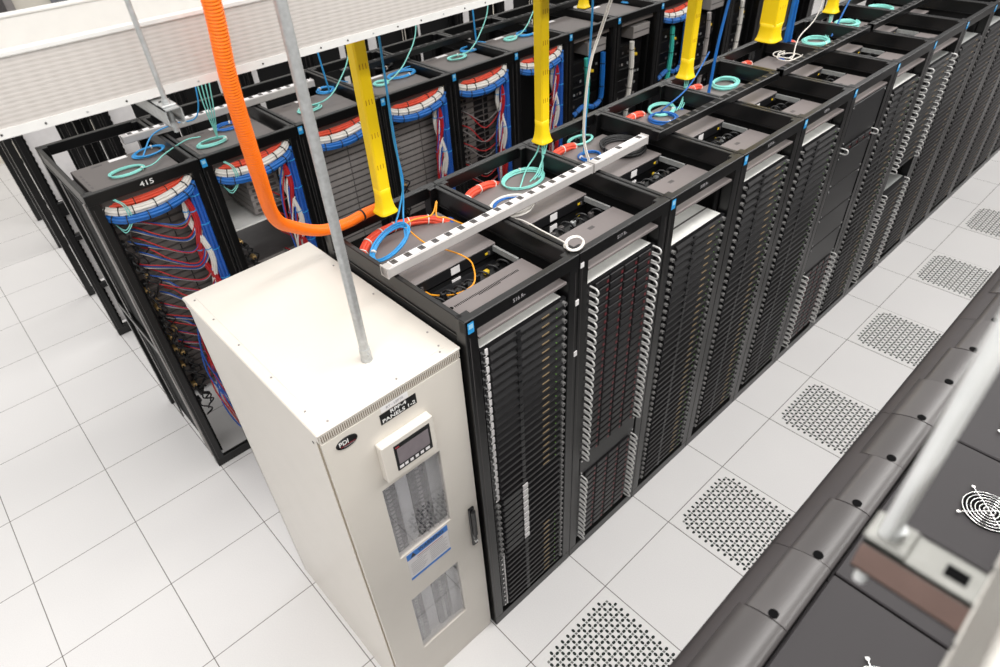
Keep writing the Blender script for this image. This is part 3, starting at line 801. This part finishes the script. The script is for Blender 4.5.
# resample evenly for the ribs
L = [0]
for i in range(1, len(Q)): L.append(L[-1]+(Q[i]-Q[i-1]).length)
step = .0014; R = []; j = 0; s = 0
while s < L[-1]:
    while L[j+1] < s: j += 1
    R.append(Q[j].lerp(Q[j+1], (s-L[j])/(L[j+1]-L[j]))); s += step
rad = [.0225+.0010*math.sin(2*PI*i*step/.0084) for i in range(len(R))]
o = thing('corrugated_tube', R[0], 'orange corrugated tube sweeping down past the cream cabinet onto the first black rack', 'tube')
b = MB(); b.tube(R, rad, 'orange', 18); q = b.build('tube', o); q.location = -R[0]
i = int(len(R)*.93); T_ = (R[i+1]-R[i-1]).normalized(); b = MB(); b.tube([R[i]-T_*.004, R[i]+T_*.004], .0262, 'signblack', 14); q = b.build('cable_tie', o); q.location = -R[0]

# ------------------------------------------------------------------ second row (rear faces towards the near row)
X2, Y2, P2, H2 = -2.478, -.620, .6, 2.10
def r2(k): return (X2, Y2+k*P2, 0)
def row2_name(k): return 'rack numbered 415' if k == 0 else ordw(k+1)+' rack of the second row'
s0 = thing('server_rack', r2(0), 'x', 'server rack')
rack_parts(s0, H2, .93, panel=False)
racks2 = [s0]
for k in range(1, 14): racks2.append(dup(s0, r2(k)))
for k, r in enumerate(racks2):
    tag(r, 'open-sided black rack numbered 415 at the near end of the second row' if k == 0 else ordw(k+1)+' black rack of the second row, counting from the one numbered 415', 'server rack', 'black racks of the second row')
    if k:
        b = MB(); b.box((-.88, .001, .03), (-.05, .006, H2-.09), 'blackmatt'); b.build('side_panel', r)
        b = MB(); b.box((.001, .002, H2-.055), (.003, .032, H2-.010), 'bluelabel'); b.box((.003, .007, H2-.035), (.0036, .027, H2-.016), 'bluelabel2'); b.build('asset_tag', r)
text_mesh('415', .038, 'white', 'rack_lettering', racks2[0], (.0018, .305, H2-.031), width=.072)
b = MB(); b.box((-.88, .022, .07), (-.05, .027, H2-.09), 'blackmatt'); b.build('side_panel', racks2[0])
# perforated end rails and a white cable up the open end of rack 415
b = MB()
for x in (-.16, -.62):
    b.box((x-.03, .004, .07), (x+.03, .010, H2-.09), 'black')
    for i in range(46):
        z = .12+i*.042; b.box((x-.006, .002, z), (x+.006, .0045, z+.012), 'grey')
b.build('end_rail', racks2[0])
b = MB(); b.cbox((-.90, .0, .95), (-.03, .02, 1.0), 'black'); b.build('end_brace', racks2[0])
cable([(-2.52, -.625, 2.05), (-2.54, -.622, 1.6), (-2.55, -.625, 1.1), (-2.53, -.622, .6), (-2.51, -.622, .1)], .006, 'gcable', 'thin grey cable running down the open end of the rack numbered 415', name='power_cable')

# network switches on the rack tops of the second row
for k in range(0, 9):
    t = thing('network_switch', (X2-.035, Y2+k*P2+.062, 1.995), 'grey-topped network switch in the top of the '+row2_name(k), 'network switch', 'switches in the tops of the second row')
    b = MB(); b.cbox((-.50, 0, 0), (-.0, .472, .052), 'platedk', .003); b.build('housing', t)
    b = MB(); b.box((-.49, .20, .052), (-.455, .30, .0528), 'paper'); b.box((-.47, .10, .052), (-.45, .16, .0528), 'greydk')
    for j in range(5): b.box((-.40+.05*j, .02, .052), (-.37+.05*j, .03, .0526), 'greydk')
    b.build('sticker', t)
G2 = 'power strips lying on the rack tops'
power_strip((-3.03, -.235, H2+.001), (-3.02, .05, H2+.001), 'short white power strip on top of the rack numbered 415', 'strip', 'paper', n=4, grp=G2)
power_strip((-3.02, .06, H2+.001), (-3.03, 1.02, H2+.001), 'long white power strip on the second and third racks of the second row', 'strip', 'paper', n=14, grp=G2)
power_strip((-3.03, 1.25, H2+.001), (-3.04, 2.45, H2+.001), 'black power strip on the second row, nearest to the white strips', 'black', 'blackmatt', 'greydk', 15, G2)
power_strip((-3.04, 2.5, H2+.001), (-3.04, 3.7, H2+.001), 'black power strip farther along the second row', 'black', 'blackmatt', 'greydk', 15, G2)

Z2 = 2.05; GC2 = 'cable coils on the second row'
cable_coil((-2.74, -.335, Z2), .055, .09, 'aqua', 'aqua cable coil on top of the rack numbered 415', 4, .0036, 0, seed=21, group=GC2,
           tail=[(-2.70, -.20, Z2+.015), (-2.78, -.10, Z2+.02), (-2.74, .02, 2.12), (-2.72, .10, 2.12)])
cable_coil((-2.915, -.15, Z2), .06, .085, 'lblue', 'blue cable coil on top of the rack numbered 415', 5, .004, .2, seed=22, group=GC2,
           tail=[(-2.98, -.08, 2.12), (-2.93, .05, 2.16), (-2.84, .16, 2.2), (-2.80, .20, 2.45), (-2.80, .22, 3.0)])
cable_coil((-2.92, .33, Z2), .055, .07, 'blue', 'blue cable coil on the second rack of the second row, behind orange tube', 5, .0042, 0, seed=23, group=GC2)
cable_coil((-2.76, .165, Z2), .045, .085, 'aqua', 'aqua cable coil on the second rack of the second row', 5, .0042, 0, seed=24, group=GC2)
for j in range(4):
    cable([(-2.72+.02*j, .20+.02*j, 3.0), (-2.72+.016*j, .19+.02*j, 2.6), (-2.73+.01*j, .18+.015*j, 2.3), (-2.75, .20, Z2+.02)], .0035, 'aqua', 'aqua fibre hanging down beside the orange tube onto the second row', 'aqua fibres beside the orange tube', 'fibre_cable')
for k, (bx, by, ax_, ay_) in {2: (-3.0, 1.09, .06, .06), 3: (-2.86, 1.62, .06, .11), 4: (-2.93, 2.33, .055, .08), 5: (-2.88, 2.90, .06, .09), 7: (-2.86, 4.2, .06, .06)}.items():
    cable_coil((bx, by, Z2), ax_, ay_, 'lblue', 'blue cable coil on top of the '+row2_name(k), 5, .0042, 0, seed=30+k, group=GC2,
               tail=[(bx-.06, by+.13, Z2+.02), (bx-.02, by+.19, Z2+.01)])
for k, (bx, by, ax_, ay_) in {2: (-2.78, .83, .045, .08), 3: (-2.82, 1.42, .045, .05), 4: (-2.84, 2.13, .05, .075), 5: (-2.87, 2.72, .04, .06)}.items():
    cable_coil((bx, by, Z2), ax_, ay_, 'aqua', 'aqua cable coil on top of the '+row2_name(k), 4, .0042, 0, seed=40+k, group=GC2,
               tail=[(bx+.0, by+.13, Z2+.03), (bx-.06, by+.28, 2.14), (bx-.10, by+.42, 2.3), (bx-.12, by+.45, 2.62), (bx-.13, by+.45, 3.2)])
cable_coil((-3.13, 1.66, Z2-.01), .05, .07, 'bcable', 'black cord coil on the fourth rack of the second row', 5, .005, 0, seed=50, group=GC2)
drop((-2.82, 1.0, 3.1), (-2.90, 1.06, 2.08), 'lblue', 'blue cable hanging over the third rack of the second row', 1, .006)
drop((-2.82, 2.33, 3.1), (-2.90, 2.38, 2.08), 'lblue', 'blue cable hanging over the fifth rack of the second row', 1, .006)

# three dressed bundles and a vertical loom at the rear of each second-row rack
GB = 'dressed cable bundles behind the second row'
for k in (0, 1, 2, 3, 4, 5, 8):
    y = Y2+k*P2; nm = row2_name(k)
    def arc(x, z, sag, out):
        return [(x-.03, y+.062, z), (x+out*.6, y+.14, z-sag*.6), (x+out, y+.30, z-sag*.75), (x+out*.6, y+.46, z+.0), (x-.02, y+.53, z+.035)]
    bundle(arc(X2-.055, 2.0, .02, .03), .022, .0085, 'red' if False else 'coral', 'red cable bundle under the top beam behind the '+nm, 'signblack', 4, GB)
    bundle(arc(X2-.02, 1.985, .035, .035), .024, .0092, 'wcable', 'white cable bundle below the red one behind the '+nm, 'signblack', 7, GB)
    bundle(arc(X2-.005, 1.945, .035, .04), .024, .0092, 'blue', 'blue cable bundle below the white one behind the '+nm, 'signblack', 6, GB)
for k in (0, 1, 3, 4, 5):
    y = Y2+k*P2; nm = row2_name(k)
    zs = [1.97, 1.8, 1.6, 1.4, 1.2, 1.0, .8, .6, .45]
    bundle([(X2-.02, y+.512, z) for z in zs], .030, .0105, 'blueb', 'vertical blue cable loom behind the '+nm, 'lblue', 9, 'vertical looms behind the second row')
    zs2 = [1.93-.075*i for i in range(20)]
    for cname, m, dy, ph in (('red', 'red', .455, 0), ('white', 'wcable', .462, 3.1)):
        bundle([(X2-.025+.016*math.sin(i*.9+ph), y+dy+.020*math.sin(i*.9+ph), z) for i, z in enumerate(zs2)], .017, .007, m, 'vertical %s loom beside the blue one behind the %s' % (cname, nm), 'lblue', 6, 'vertical looms behind the second row', 6, seg=3)
    if k in (1, 3, 4, 5):
        for j in range(9):
            m, cn = (('blueb', 'blue'), ('red', 'red'), ('wcable', 'white'))[j % 3]; rnd = random.Random(k*31+j); a = rnd.uniform(0, .05); z0 = 1.86-.05*j
            cable([(X2-.03, y+.50, z0+.06), (X2-.01, y+.46, z0+.05), (X2-.01, y+.40+a, z0-.10), (X2-.02, y+.385+a*1.4, z0-.35), (X2-.02, y+.40+a, z0-.62), (X2-.05, y+.38+a, z0-.85)], .0052, m,
                  '%s cable off the loom behind the %s, %s from top' % (cn, nm, ordw(j//3+1)), '%s cables hanging from the loom behind the %s' % (cn, nm), 'patch_cable', seg=5, n=6)
# second-row servers, seen from behind
def rear_server(m):
    r = thing('rack_server', (0, 0, 0), 'x', 'server')
    b = MB(); b.box((-.60, .0, .0005), (-.004, .44, .0432), 'greydk'); b.build('chassis', r)
    b = MB(); b.box((-.004, .0, .006), (.002, .44, .0375), m)
    for a, c in (((.285, .292),) if m != 'greymid' else ((.01, .05), (.20, .29), (.30, .34))): b.box((.002, a, .006), (.0026, c, .0375), 'greydk' if m == 'grey' else 'bezeldark')
    b.box((.002, .04, .012), (.0035, .10, .018), 'greydk'); b.build('rear_panel', r)
    for a in (() if m != 'greymid' else (.07, .105)):
        b = MB(); b.box((.002, a, .010), (.006, a+.022, .030), 'bezeldark'); b.build('port', r)
    return r
rp = {}
def put_rear(m, k, ztop, cnt, xo=-.13):
    for i in range(cnt):
        loc = (X2+xo, Y2+k*P2+.078, ztop-(i+1)*U)
        lab = 'grey server back, %s from top in the %s' % (ordw(i+1), row2_name(k))
        if m not in rp: rp[m] = rear_server(m); rp[m].location = loc; tag(rp[m], lab, 'server', 'servers in the '+row2_name(k))
        else: dup(rp[m], loc, lab, 'servers in the '+row2_name(k))
put_rear('greyback', 0, 1.93, 30)
put_rear('grey', 2, 1.93, 18); put_rear('grey', 3, 1.93, 18); put_rear('greymid', 4, 1.85, 12)
put_rear('grey', 1, 1.30, 8)
# second rack of row two: white bay with a few devices
t = thing('white_equipment_shelf', (X2-.12, Y2+P2+.07, 1.55), 'white metal equipment shelf inside the second rack of the second row', 'shelf')
b = MB(); b.cbox((-.45, 0, 0), (0, .30, .012), 'white'); b.build('shelf_plate', t)
b = MB(); b.cbox((-.45, 0, .012), (-.43, .30, .30), 'white'); b.build('back_plate', t)
b = MB(); b.cbox((-.2, .02, .30), (-.02, .16, .36), 'white'); b.cbox((-.2, .02, .012), (-.16, .06, .30), 'white'); b.build('bracket', t)
put_x = X2-.13
t = thing('rack_server', (X2-.13, Y2+P2+.25, 1.60), 'grey server stack on the right inside the second rack of the second row', 'server')
b = MB()
for i in range(8):
    b.box((-.4, 0, .002+i*U), (0, .20, .042+i*U), 'grey'); b.box((0, .02, .012+i*U), (.001, .18, .030+i*U), 'greydk')
b.build('rear_panel', t)

# patch cables drooping from left to the loom
GP = 'patch cables behind the rack numbered 415'
for i in range(14):
    for m, nm, d in (('red', 'red', 0), ('blueb', 'blue', .012), ('gcable', 'grey', .024)):
        rnd = random.Random(i*7+len(nm)); y = Y2
        z0 = 1.90-i*.072-d; ys = y+.10+rnd.uniform(0, .09); sag = .13+rnd.uniform(-.02, .05)
        ze = z0+rnd.uniform(-.02, .10)
        cable([(X2-.12, ys, z0), (X2-.07, ys+.035, z0-.01), (X2-.035-d, y+.27, z0-sag*.55), (X2-.02-d, y+.39, z0-sag), (X2-.02, y+.455, z0-sag*.6), (X2-.02, y+.49+d*.5, ze), (X2-.025, y+.495+d*.5, ze+.06)], .0040, m,
              'thin %s patch cable drooping behind rack 415, %s %s one from the top' % (nm, ordw(i+1), nm), GP+' ('+nm+')', 'patch_cable', seg=6, n=6)
for k in (4, 5, 1):
    y = Y2+k*P2; nmr = row2_name(k)
    for i in range(6 if k == 4 else 4):
        for m, nm in (('red', 'red'), ('blueb', 'blue'), ('gcable', 'grey')):
            rnd = random.Random(i*13+k*5+len(nm)); z0 = (1.80 if k == 4 else 1.72)-i*.13-rnd.uniform(0, .04)
            if k == 4: ys = y+.10+rnd.uniform(0, .05); sag = .10+rnd.uniform(0, .06)
            else: ys = y+.34+rnd.uniform(0, .05); sag = .02+rnd.uniform(0, .05)
            cable([(X2-.12, ys, z0), (X2-.06, ys+.03, z0-.02), (X2-.04, (ys+y+.48)/2, z0-sag), (X2-.02, y+.47, z0-sag*.3+.02), (X2-.02, y+.50, z0+.12)], .0042, m,
                  'thin %s patch cable behind the %s, %s from top' % (nm, nmr, ordw(i+1)), '%s patch cables behind the %s' % (nm, nmr), 'patch_cable', seg=5, n=6)
# power cords with pale plugs down the left of rack 415
for k in (0, 1, 3):
    for i in range(29 if k == 0 else 12):
        rnd = random.Random(i+100*k); z = (1.80 if k == 0 else 1.50)-i*.0445; y = Y2+k*P2+.075+rnd.uniform(0, .06)
        t = thing('power_cable', (X2-.10, y, z), 'black power cord with plug behind the '+row2_name(k)+', '+ordw(i+1)+' from top', 'power cable', 'power cords at the left rear of the '+row2_name(k))
        b = MB(); b.cbox((-.02, -.012, -.012), (.035, .014, .012), rnd.choice(['brass', 'bcable', 'greydk', 'brass']) if i > 5 or k else rnd.choice(['bcable', 'greydk']), .004); b.build('plug', t)
        b = MB(); b.tube(smooth_path([(.035, 0, 0), (.06, -.005, -.02), (.055, .01+rnd.uniform(0, .04), -.06), (.03, rnd.uniform(0, .07), -.11), (.0, rnd.uniform(.0, .05), -.16)], 5), .0055, 'bcable', 6); b.build('cord', t)
for i in range(10):
    m, nm = (('red', 'red'), ('blueb', 'blue'))[i % 2]; rnd = random.Random(i+900); y = Y2+.17+rnd.uniform(0, .05); z0 = 1.15-.05*i
    cable([(X2-.06, y+.16, z0+.16), (X2-.04, y+.06, z0), (X2-.03, y+.02, z0-.22), (X2-.03, y+.05, z0-.45), (X2-.04, y+.10, max(.12, z0-.72)), (X2-.08, y+.13, max(.10, z0-.80))], .0052, m,
          'loose %s cable low behind rack 415, %s %s one from the top' % (nm, ordw(i//2+1), nm), 'loose %s cables low behind rack 415' % nm, 'patch_cable', seg=5, n=6)
# aqua fibres looping at the rear of 415 and its neighbour
for k in (0, 1):
    y = Y2+k*P2
    for j in range(2):
        cable([(X2-.06, y+.08+.01*j, 1.90-.01*j), (X2+.01, y+.11, 1.87-.015*j), (X2+.03, y+.15+.012*j, 1.92), (X2+.025, y+.15+.01*j, 2.0), (X2+.0, y+.12+.008*j, 2.04)], .003, 'aqua',
              'thin aqua fibre loop high behind the '+row2_name(k), 'aqua fibre loops behind the '+row2_name(k), 'fibre_cable')
# bottom of rack 415: white tray piece and black block
t = thing('power_unit', (X2-.10, Y2+.33, .07), 'small black power unit in the bottom of the rack numbered 415', 'power unit')
b = MB(); b.cbox((-.15, 0, .0), (.05, .12, .16), 'black'); b.build('body', t); b = MB(); b.box((.05, .02, .05), (.06, .05, .09), 'red'); b.build('plug', t)

# networking racks farther along: patch blocks and fibre looms
for k in (6, 7, 8, 9, 10, 11, 12):
    y = Y2+k*P2; nm = row2_name(k); rnd = random.Random(k)
    t = thing('patch_block', (X2-.10, y+.075, 1.86), 'grey patch block near the top of the '+nm, 'patch block', 'patch blocks of the second row')
    b = MB(); b.cbox((-.2, .2, 0), (.06, .43, .10), 'grey'); b.box((.06, .21, .045), (.062, .42, .055), 'greydk'); b.build('housing', t)
    t = thing('network_chassis', (X2-.12, y+.075, .9), 'tall black network chassis in the '+nm, 'network chassis', 'network chassis of the second row')
    b = MB(); b.box((-.5, 0, 0), (-.004, .44, .92), 'bezeldark'); b.build('housing', t)
    for i in range(9):
        b = MB(); b.cbox((-.004, .01, .01+i*.1), (.008, .43, .10+i*.1), 'bezel' if i % 3 else 'black', .003)
        for j in range(10):
            if rnd.random() < .5: b.box((.008, .03+j*.04, .03+i*.1), (.011, .05+j*.04, .05+i*.1), rnd.choice(['greydk', 'zinc', 'grey', 'black']))
        b.build('line_card', t)
    m, cn = (('teal', 'teal'), ('wcable', 'white'), ('teal', 'teal'), ('gcable', 'grey'), ('wcable', 'white'), ('gcable', 'grey'), ('gcable', 'grey'))[k-6]
    bundle([(X2-.03, y+.25+.02*math.sin(i*1.3), z) for i, z in enumerate((1.85, 1.65, 1.45, 1.25, 1.05, .85))], .022, .0085, m, 'vertical %s cable loom in the %s' % (cn, nm), 'signblack', 6, 'vertical looms behind the second row')
    if k in (6, 8):
        bundle([(X2-.03, y+.46, 1.85), (X2-.03, y+.465, 1.6), (X2-.03, y+.45, 1.46), (X2-.03, y+.36, 1.42), (X2-.04, y+.24, 1.45), (X2-.05, y+.12, 1.40)], .022, .0085, 'blue', 'blue cable loom bending across the '+nm, 'signblack', 6, 'vertical looms behind the second row')
    for j in range(4):
        b = MB(); b.cbox((-.006, -.011, -.011), (.018, .011, .011), 'yplug'); o = b.build('yellow_plug', loc=(X2-.09, y+.33+.02*j, 1.76-.025*j+.02*(j % 2)))
        tag(o, 'small yellow plug in the '+nm+', '+ordw(j+1)+' along', 'plug', 'yellow plugs in the '+nm)

# ------------------------------------------------------------------ third and fourth rows: empty frames
X3, X4 = -4.567, -6.68
bars = ((.07, .09), (.49, .54), (.955, 1.0), (1.18, 1.29))
t3 = thing('server_rack', (X3, -.617, 0), 'x', 'server rack')
rack_parts(t3, 2.1, .93, panel=False, bars=bars, holes=True)
r3base = dup(t3, (X4, -.567, 0))
for k in range(0, 10):
    r = t3 if k == 0 else dup(r3base, (X3, -.617+.6*k, 0))
    tag(r, 'empty black rack frame at the near end of the third row' if k == 0 else ordw(k+1)+' black rack frame of the third row, mostly hidden behind the second', 'server rack', 'empty frames of the third row')
for k in range(0, 7):
    r = r3base if k == 0 else dup(r3base, (X4, -.567+.6*k, 0))
    tag(r, 'empty black rack frame at the near end of the fourth row' if k == 0 else ordw(k+1)+' black rack frame of the fourth row, mostly hidden by white trough', 'server rack', 'empty frames of the fourth row')

row3 = [o for o in bpy.data.objects if o.parent is None and o.name.startswith('server_rack') and abs(o.location.x-X3) < .01]
for o in row3:
    k = round((o.location.y+.617)/.6); rnd = random.Random(k+5)
    zz = [(.09, .49), (.54, .955), (1.0, 1.18), (1.29, 2.04)]
    for z0, z1 in zz:
        b = MB(); ya = .076 if k == 0 else .076+rnd.choice((0, .12, .30)); yb = (.519 if z0 < 1.2 else .30) if k == 0 else min(.519, ya+rnd.choice((.06, .12, .18)))
        b.box((-.078, ya, z0), (-.074, yb, z1), 'paper'); b.build('white_panel', o)
        if k: 
            b = MB(); b.box((-.09, .076, z0), (-.082, .519, z1), 'blackmatt'); b.build('black_panel', o)

# ------------------------------------------------------------------ overhead troughs with their hangers
def trough(loc, y0, y1, label, flip=False, tm='alu'):
    t = thing('overhead_trough', loc, label, 'cable trough', 'translucent overhead troughs'); s = -1 if flip else 1; d = .28
    b = MB(); b.box((-.004*s, y0, .012), (.004*s, y1, .160), 'poly' if not flip else 'sheetdull')
    if flip:
        for i in range(int((y1-y0)/.011)): b.box((.004*s, y0+i*.011, .012), (.0062*s, y0+i*.011+.004, .158), 'sheetdull')
    b.build('near_sheet', t)
    b = MB(); b.box((-(d-.004)*s, y0, .012), (-(d+.004)*s, y1, .185), 'sheetwhite'); b.build('far_sheet', t)
    b = MB(); b.box((-d*s, y0, 0), (0, y1, .006), 'alu'); b.build('floor_sheet', t)
    b = MB(); b.box((.004*s, y0, 0), (.007*s, y1, .021 if not flip else .008), tm)
    n = int((y1-y0)/.09)
    for i in range(n):
        y = y0+.05+i*.09
        b.cyl((.007*s, y, .010), (.0082*s, y, .010), .0026, 'signblack' if i % 3 else 'zinc', 8)
    b.build('bottom_trim', t)
    b = MB(); b.cbox((-.009*s, y0, .156), (.009*s, y1, .170), tm, .003); b.build('top_trim', t)
    b = MB(); b.cbox((-(d-.009)*s, y0, .180), (-(d+.009)*s, y1, .190), 'alu', .003); b.build('top_trim', t)
    return t
trough((-.66, 0, 2.998), -1.6, 2.6, 'long white translucent overhead trough crossing the top left of the photo')
b = MB()
trough((1.180, 0, 3.002), -1.6, 2.2, 'white translucent overhead trough cutting the bottom right corner', True, 'sheetdull')
def strut(x0, x1, y, z, label, rods, side='zinc', m='zinc'):
    t = thing('strut_channel', (x0, y, z), label, 'strut channel', 'strut channels under the overhead troughs'); s = 1 if x1 > x0 else -1; L = abs(x1-x0)
    w = .0205; b = MB()
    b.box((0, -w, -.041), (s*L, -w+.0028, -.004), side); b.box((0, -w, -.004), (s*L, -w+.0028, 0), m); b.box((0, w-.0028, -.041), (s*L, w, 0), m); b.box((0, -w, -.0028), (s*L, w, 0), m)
    for q in range(4): b.box((s*(.060+.05*q), -.007, 0), (s*(.078+.05*q), .007, .0004), 'void')
    b.box((0, -w, -.041), (s*L, -w+.010, -.0382), 'zinc'); b.box((0, w-.010, -.041), (s*L, w, -.0382), 'zinc')
    b.build('channel', t)
    for xr in rods:
        b = MB(); b.cbox((s*xr-.018, -.018, 0), (s*xr+.018, .018, .005), m, .002); b.cyl((s*xr, 0, .005), (s*xr, 0, .014), .010, 'zinc', 6)
        b.build('nut', t)
        b = MB(); b.cyl((s*xr, 0, -.055), (s*xr, 0, -.041), .010, 'zinc', 6); b.build('nut', t)
    return t
strut(-.56, -1.15, -.58, 2.9915, 'grey steel strut channel end poking out under the long white trough', [.035])
strut(1.086, 1.75, -.577, 3.0, 'blurred grey steel strut channel close to camera at the bottom right', [.0155], 'brownreflect', 'strutmetal')
def rod(p, r, top, label, mtl='zinc'):
    b = MB(); b.cyl((0, 0, 0), (0, 0, top), r, mtl, 14); o = b.build('hanger_rod', loc=p); return tag(o, label, 'rod', 'hanger rods')
rod((-.595, -.58, 2.925), .0062, .9, 'thin grey hanger rod holding the strut under the long white trough')
rod((1.097, -.582, 2.93), .0062, .9, 'blurred bright hanger rod on the strut at bottom right, left one of the pair', 'rodmetal')
rod((1.101, -.566, 3.0005), .0045, .9, 'blurred thin hanger rod on the strut at bottom right, behind the bright one', 'rodmetal')

# ------------------------------------------------------------------ black cabinets under the camera
XR = 1.0185
cab0 = None
def trim_prof(): return [(-.004, 2.139), (-.018, 2.1405), (-.042, 2.1405), (-.064, 2.137), (-.085, 2.132), (-.108, 2.122), (-.130, 2.1115), (-.142, 2.098), (-.146, 2.07), (-.146, 1.95), (-.135, 1.95), (-.135, 2.05), (-.11, 2.08), (-.004, 2.10)]
def flap_prof(xe, dz):
    up = [(-.004, 2.1395), (-.012, 2.1445), (-.030, 2.1460), (-.050, 2.1440), (-.070, 2.1395), (-.088, 2.1325)]
    up = [p for p in up if p[0] > xe+.006]; up.append((xe, 2.1325+(xe+.088)*.46))
    return [(x, z+dz) for x, z in up]+[(x, z-.003) for x, z in up[::-1]]
for k in range(-2, 15):
    nm = {-2: 'nearest the camera', -1: 'at the bottom edge of the photo', 0: 'with a fan grille beside the blurred strut', 1: 'second beyond the blurred strut', 2: 'third along, at right edge', 3: 'fourth along, past right edge', 4: 'fifth along, past right edge'}.get(k, '%s along, out past the right edge' % ordw(k+1))
    t = thing('equipment_cabinet', (XR, k*.6, 0), 'dark grey cabinet of the right-hand row, '+nm, 'cabinet', 'dark cabinets of the right-hand row')
    b = MB(); b.box((-.128, .002, .0), (.98, .598, 2.098), 'top'); b.build('cabinet_body', t)
    b = MB(); b.cbox((.003, .003, 2.098), (.98, .597, 2.139), 'top', .003); tp = b.build('top_panel', t)
    for j in range(3):
        b = MB(); dz = .0012*((j+k) % 2)
        b.prism(flap_prof((-.100, -.088, -.112)[(j+2*k) % 3], dz), j*.2+.0012, j*.2+.1988, 'trim2' if (j+k) % 2 else 'trim', True)
        b.build('trim_flap', t)
    b = MB(); b.prism(trim_prof(), .001, .599, 'trimbase', True); b.build('front_trim', t)
    for j in range(3):
        b = MB(); b.cyl((-.042, j*.2+.0125, 2.139), (-.042, j*.2+.0125, 2.1470), .0115, 'void', 14); b.build('trim_hole', t)
    for yf, cx in ((.41, .187), (.155, .172)):
        b = MB(); b.cyl((cx, yf, 2.139), (cx, yf, 2.1398), .058, 'void', 24)
        for q in range(4):
            a = PI/4+q*PI/2; b.cyl((cx+.072*math.cos(a), yf+.072*math.sin(a), 2.139), (cx+.072*math.cos(a), yf+.072*math.sin(a), 2.146), .0045, 'chrome', 8)
        for r_ in (.012, .021, .030, .039, .048, .057):
            b.tube([(cx+r_*math.cos(a*PI/12), yf+r_*math.sin(a*PI/12), 2.145) for a in range(24)], .0013, 'chrome', 6, closed=True)
        for q in range(4):
            a = PI/4+q*PI/2; b.tube([(cx, yf, 2.1455), (cx+.072*math.cos(a), yf+.072*math.sin(a), 2.1445)], .0014, 'chrome', 6)
        b.build('fan_grille', t)

# ------------------------------------------------------------------ light
w = bpy.data.worlds.new('world'); scene.world = w; w.use_nodes = True
nt = w.node_tree; bg = nt.nodes['Background']; bg.inputs['Strength'].default_value = 1.
tcw = nt.nodes.new('ShaderNodeTexCoord'); sx = nt.nodes.new('ShaderNodeSeparateXYZ'); nt.links.new(tcw.outputs['Generated'], sx.inputs[0])
wr = nt.nodes.new('ShaderNodeValToRGB'); nt.links.new(sx.outputs[2], wr.inputs['Fac']); nt.links.new(wr.outputs['Color'], bg.inputs['Color'])
def grey(v): return (v, v*.985, v*.965, 1)
wr.color_ramp.elements[0].position = 0.; wr.color_ramp.elements[0].color = grey(.48)
wr.color_ramp.elements[1].position = .85; wr.color_ramp.elements[1].color = grey(1.15)
for ps, v in ((.35, .62), (.62, .68)):
    e = wr.color_ramp.elements.new(ps); e.color = grey(v)
def lamp(name, loc, sx, sy, power, colr=(1, .98, .95)):
    d = bpy.data.lights.new(name, 'AREA'); d.shape = 'RECTANGLE'; d.size = sx; d.size_y = sy; d.energy = power; d.color = colr
    o = bpy.data.objects.new(name, d); col.objects.link(o); o.location = loc; return o
for x, p in ((-6.4, 220), (-3.2, 125), (.75, 450), (2.7, 420)):
    lamp('ceiling_lamp', (x, 4.5, 5.0), .6, 17., p)
scene.view_settings.view_transform = 'Standard'; scene.view_settings.look = 'None'; scene.view_settings.exposure = -.27; scene.view_settings.gamma = 1.
scene.view_settings.use_curve_mapping = False
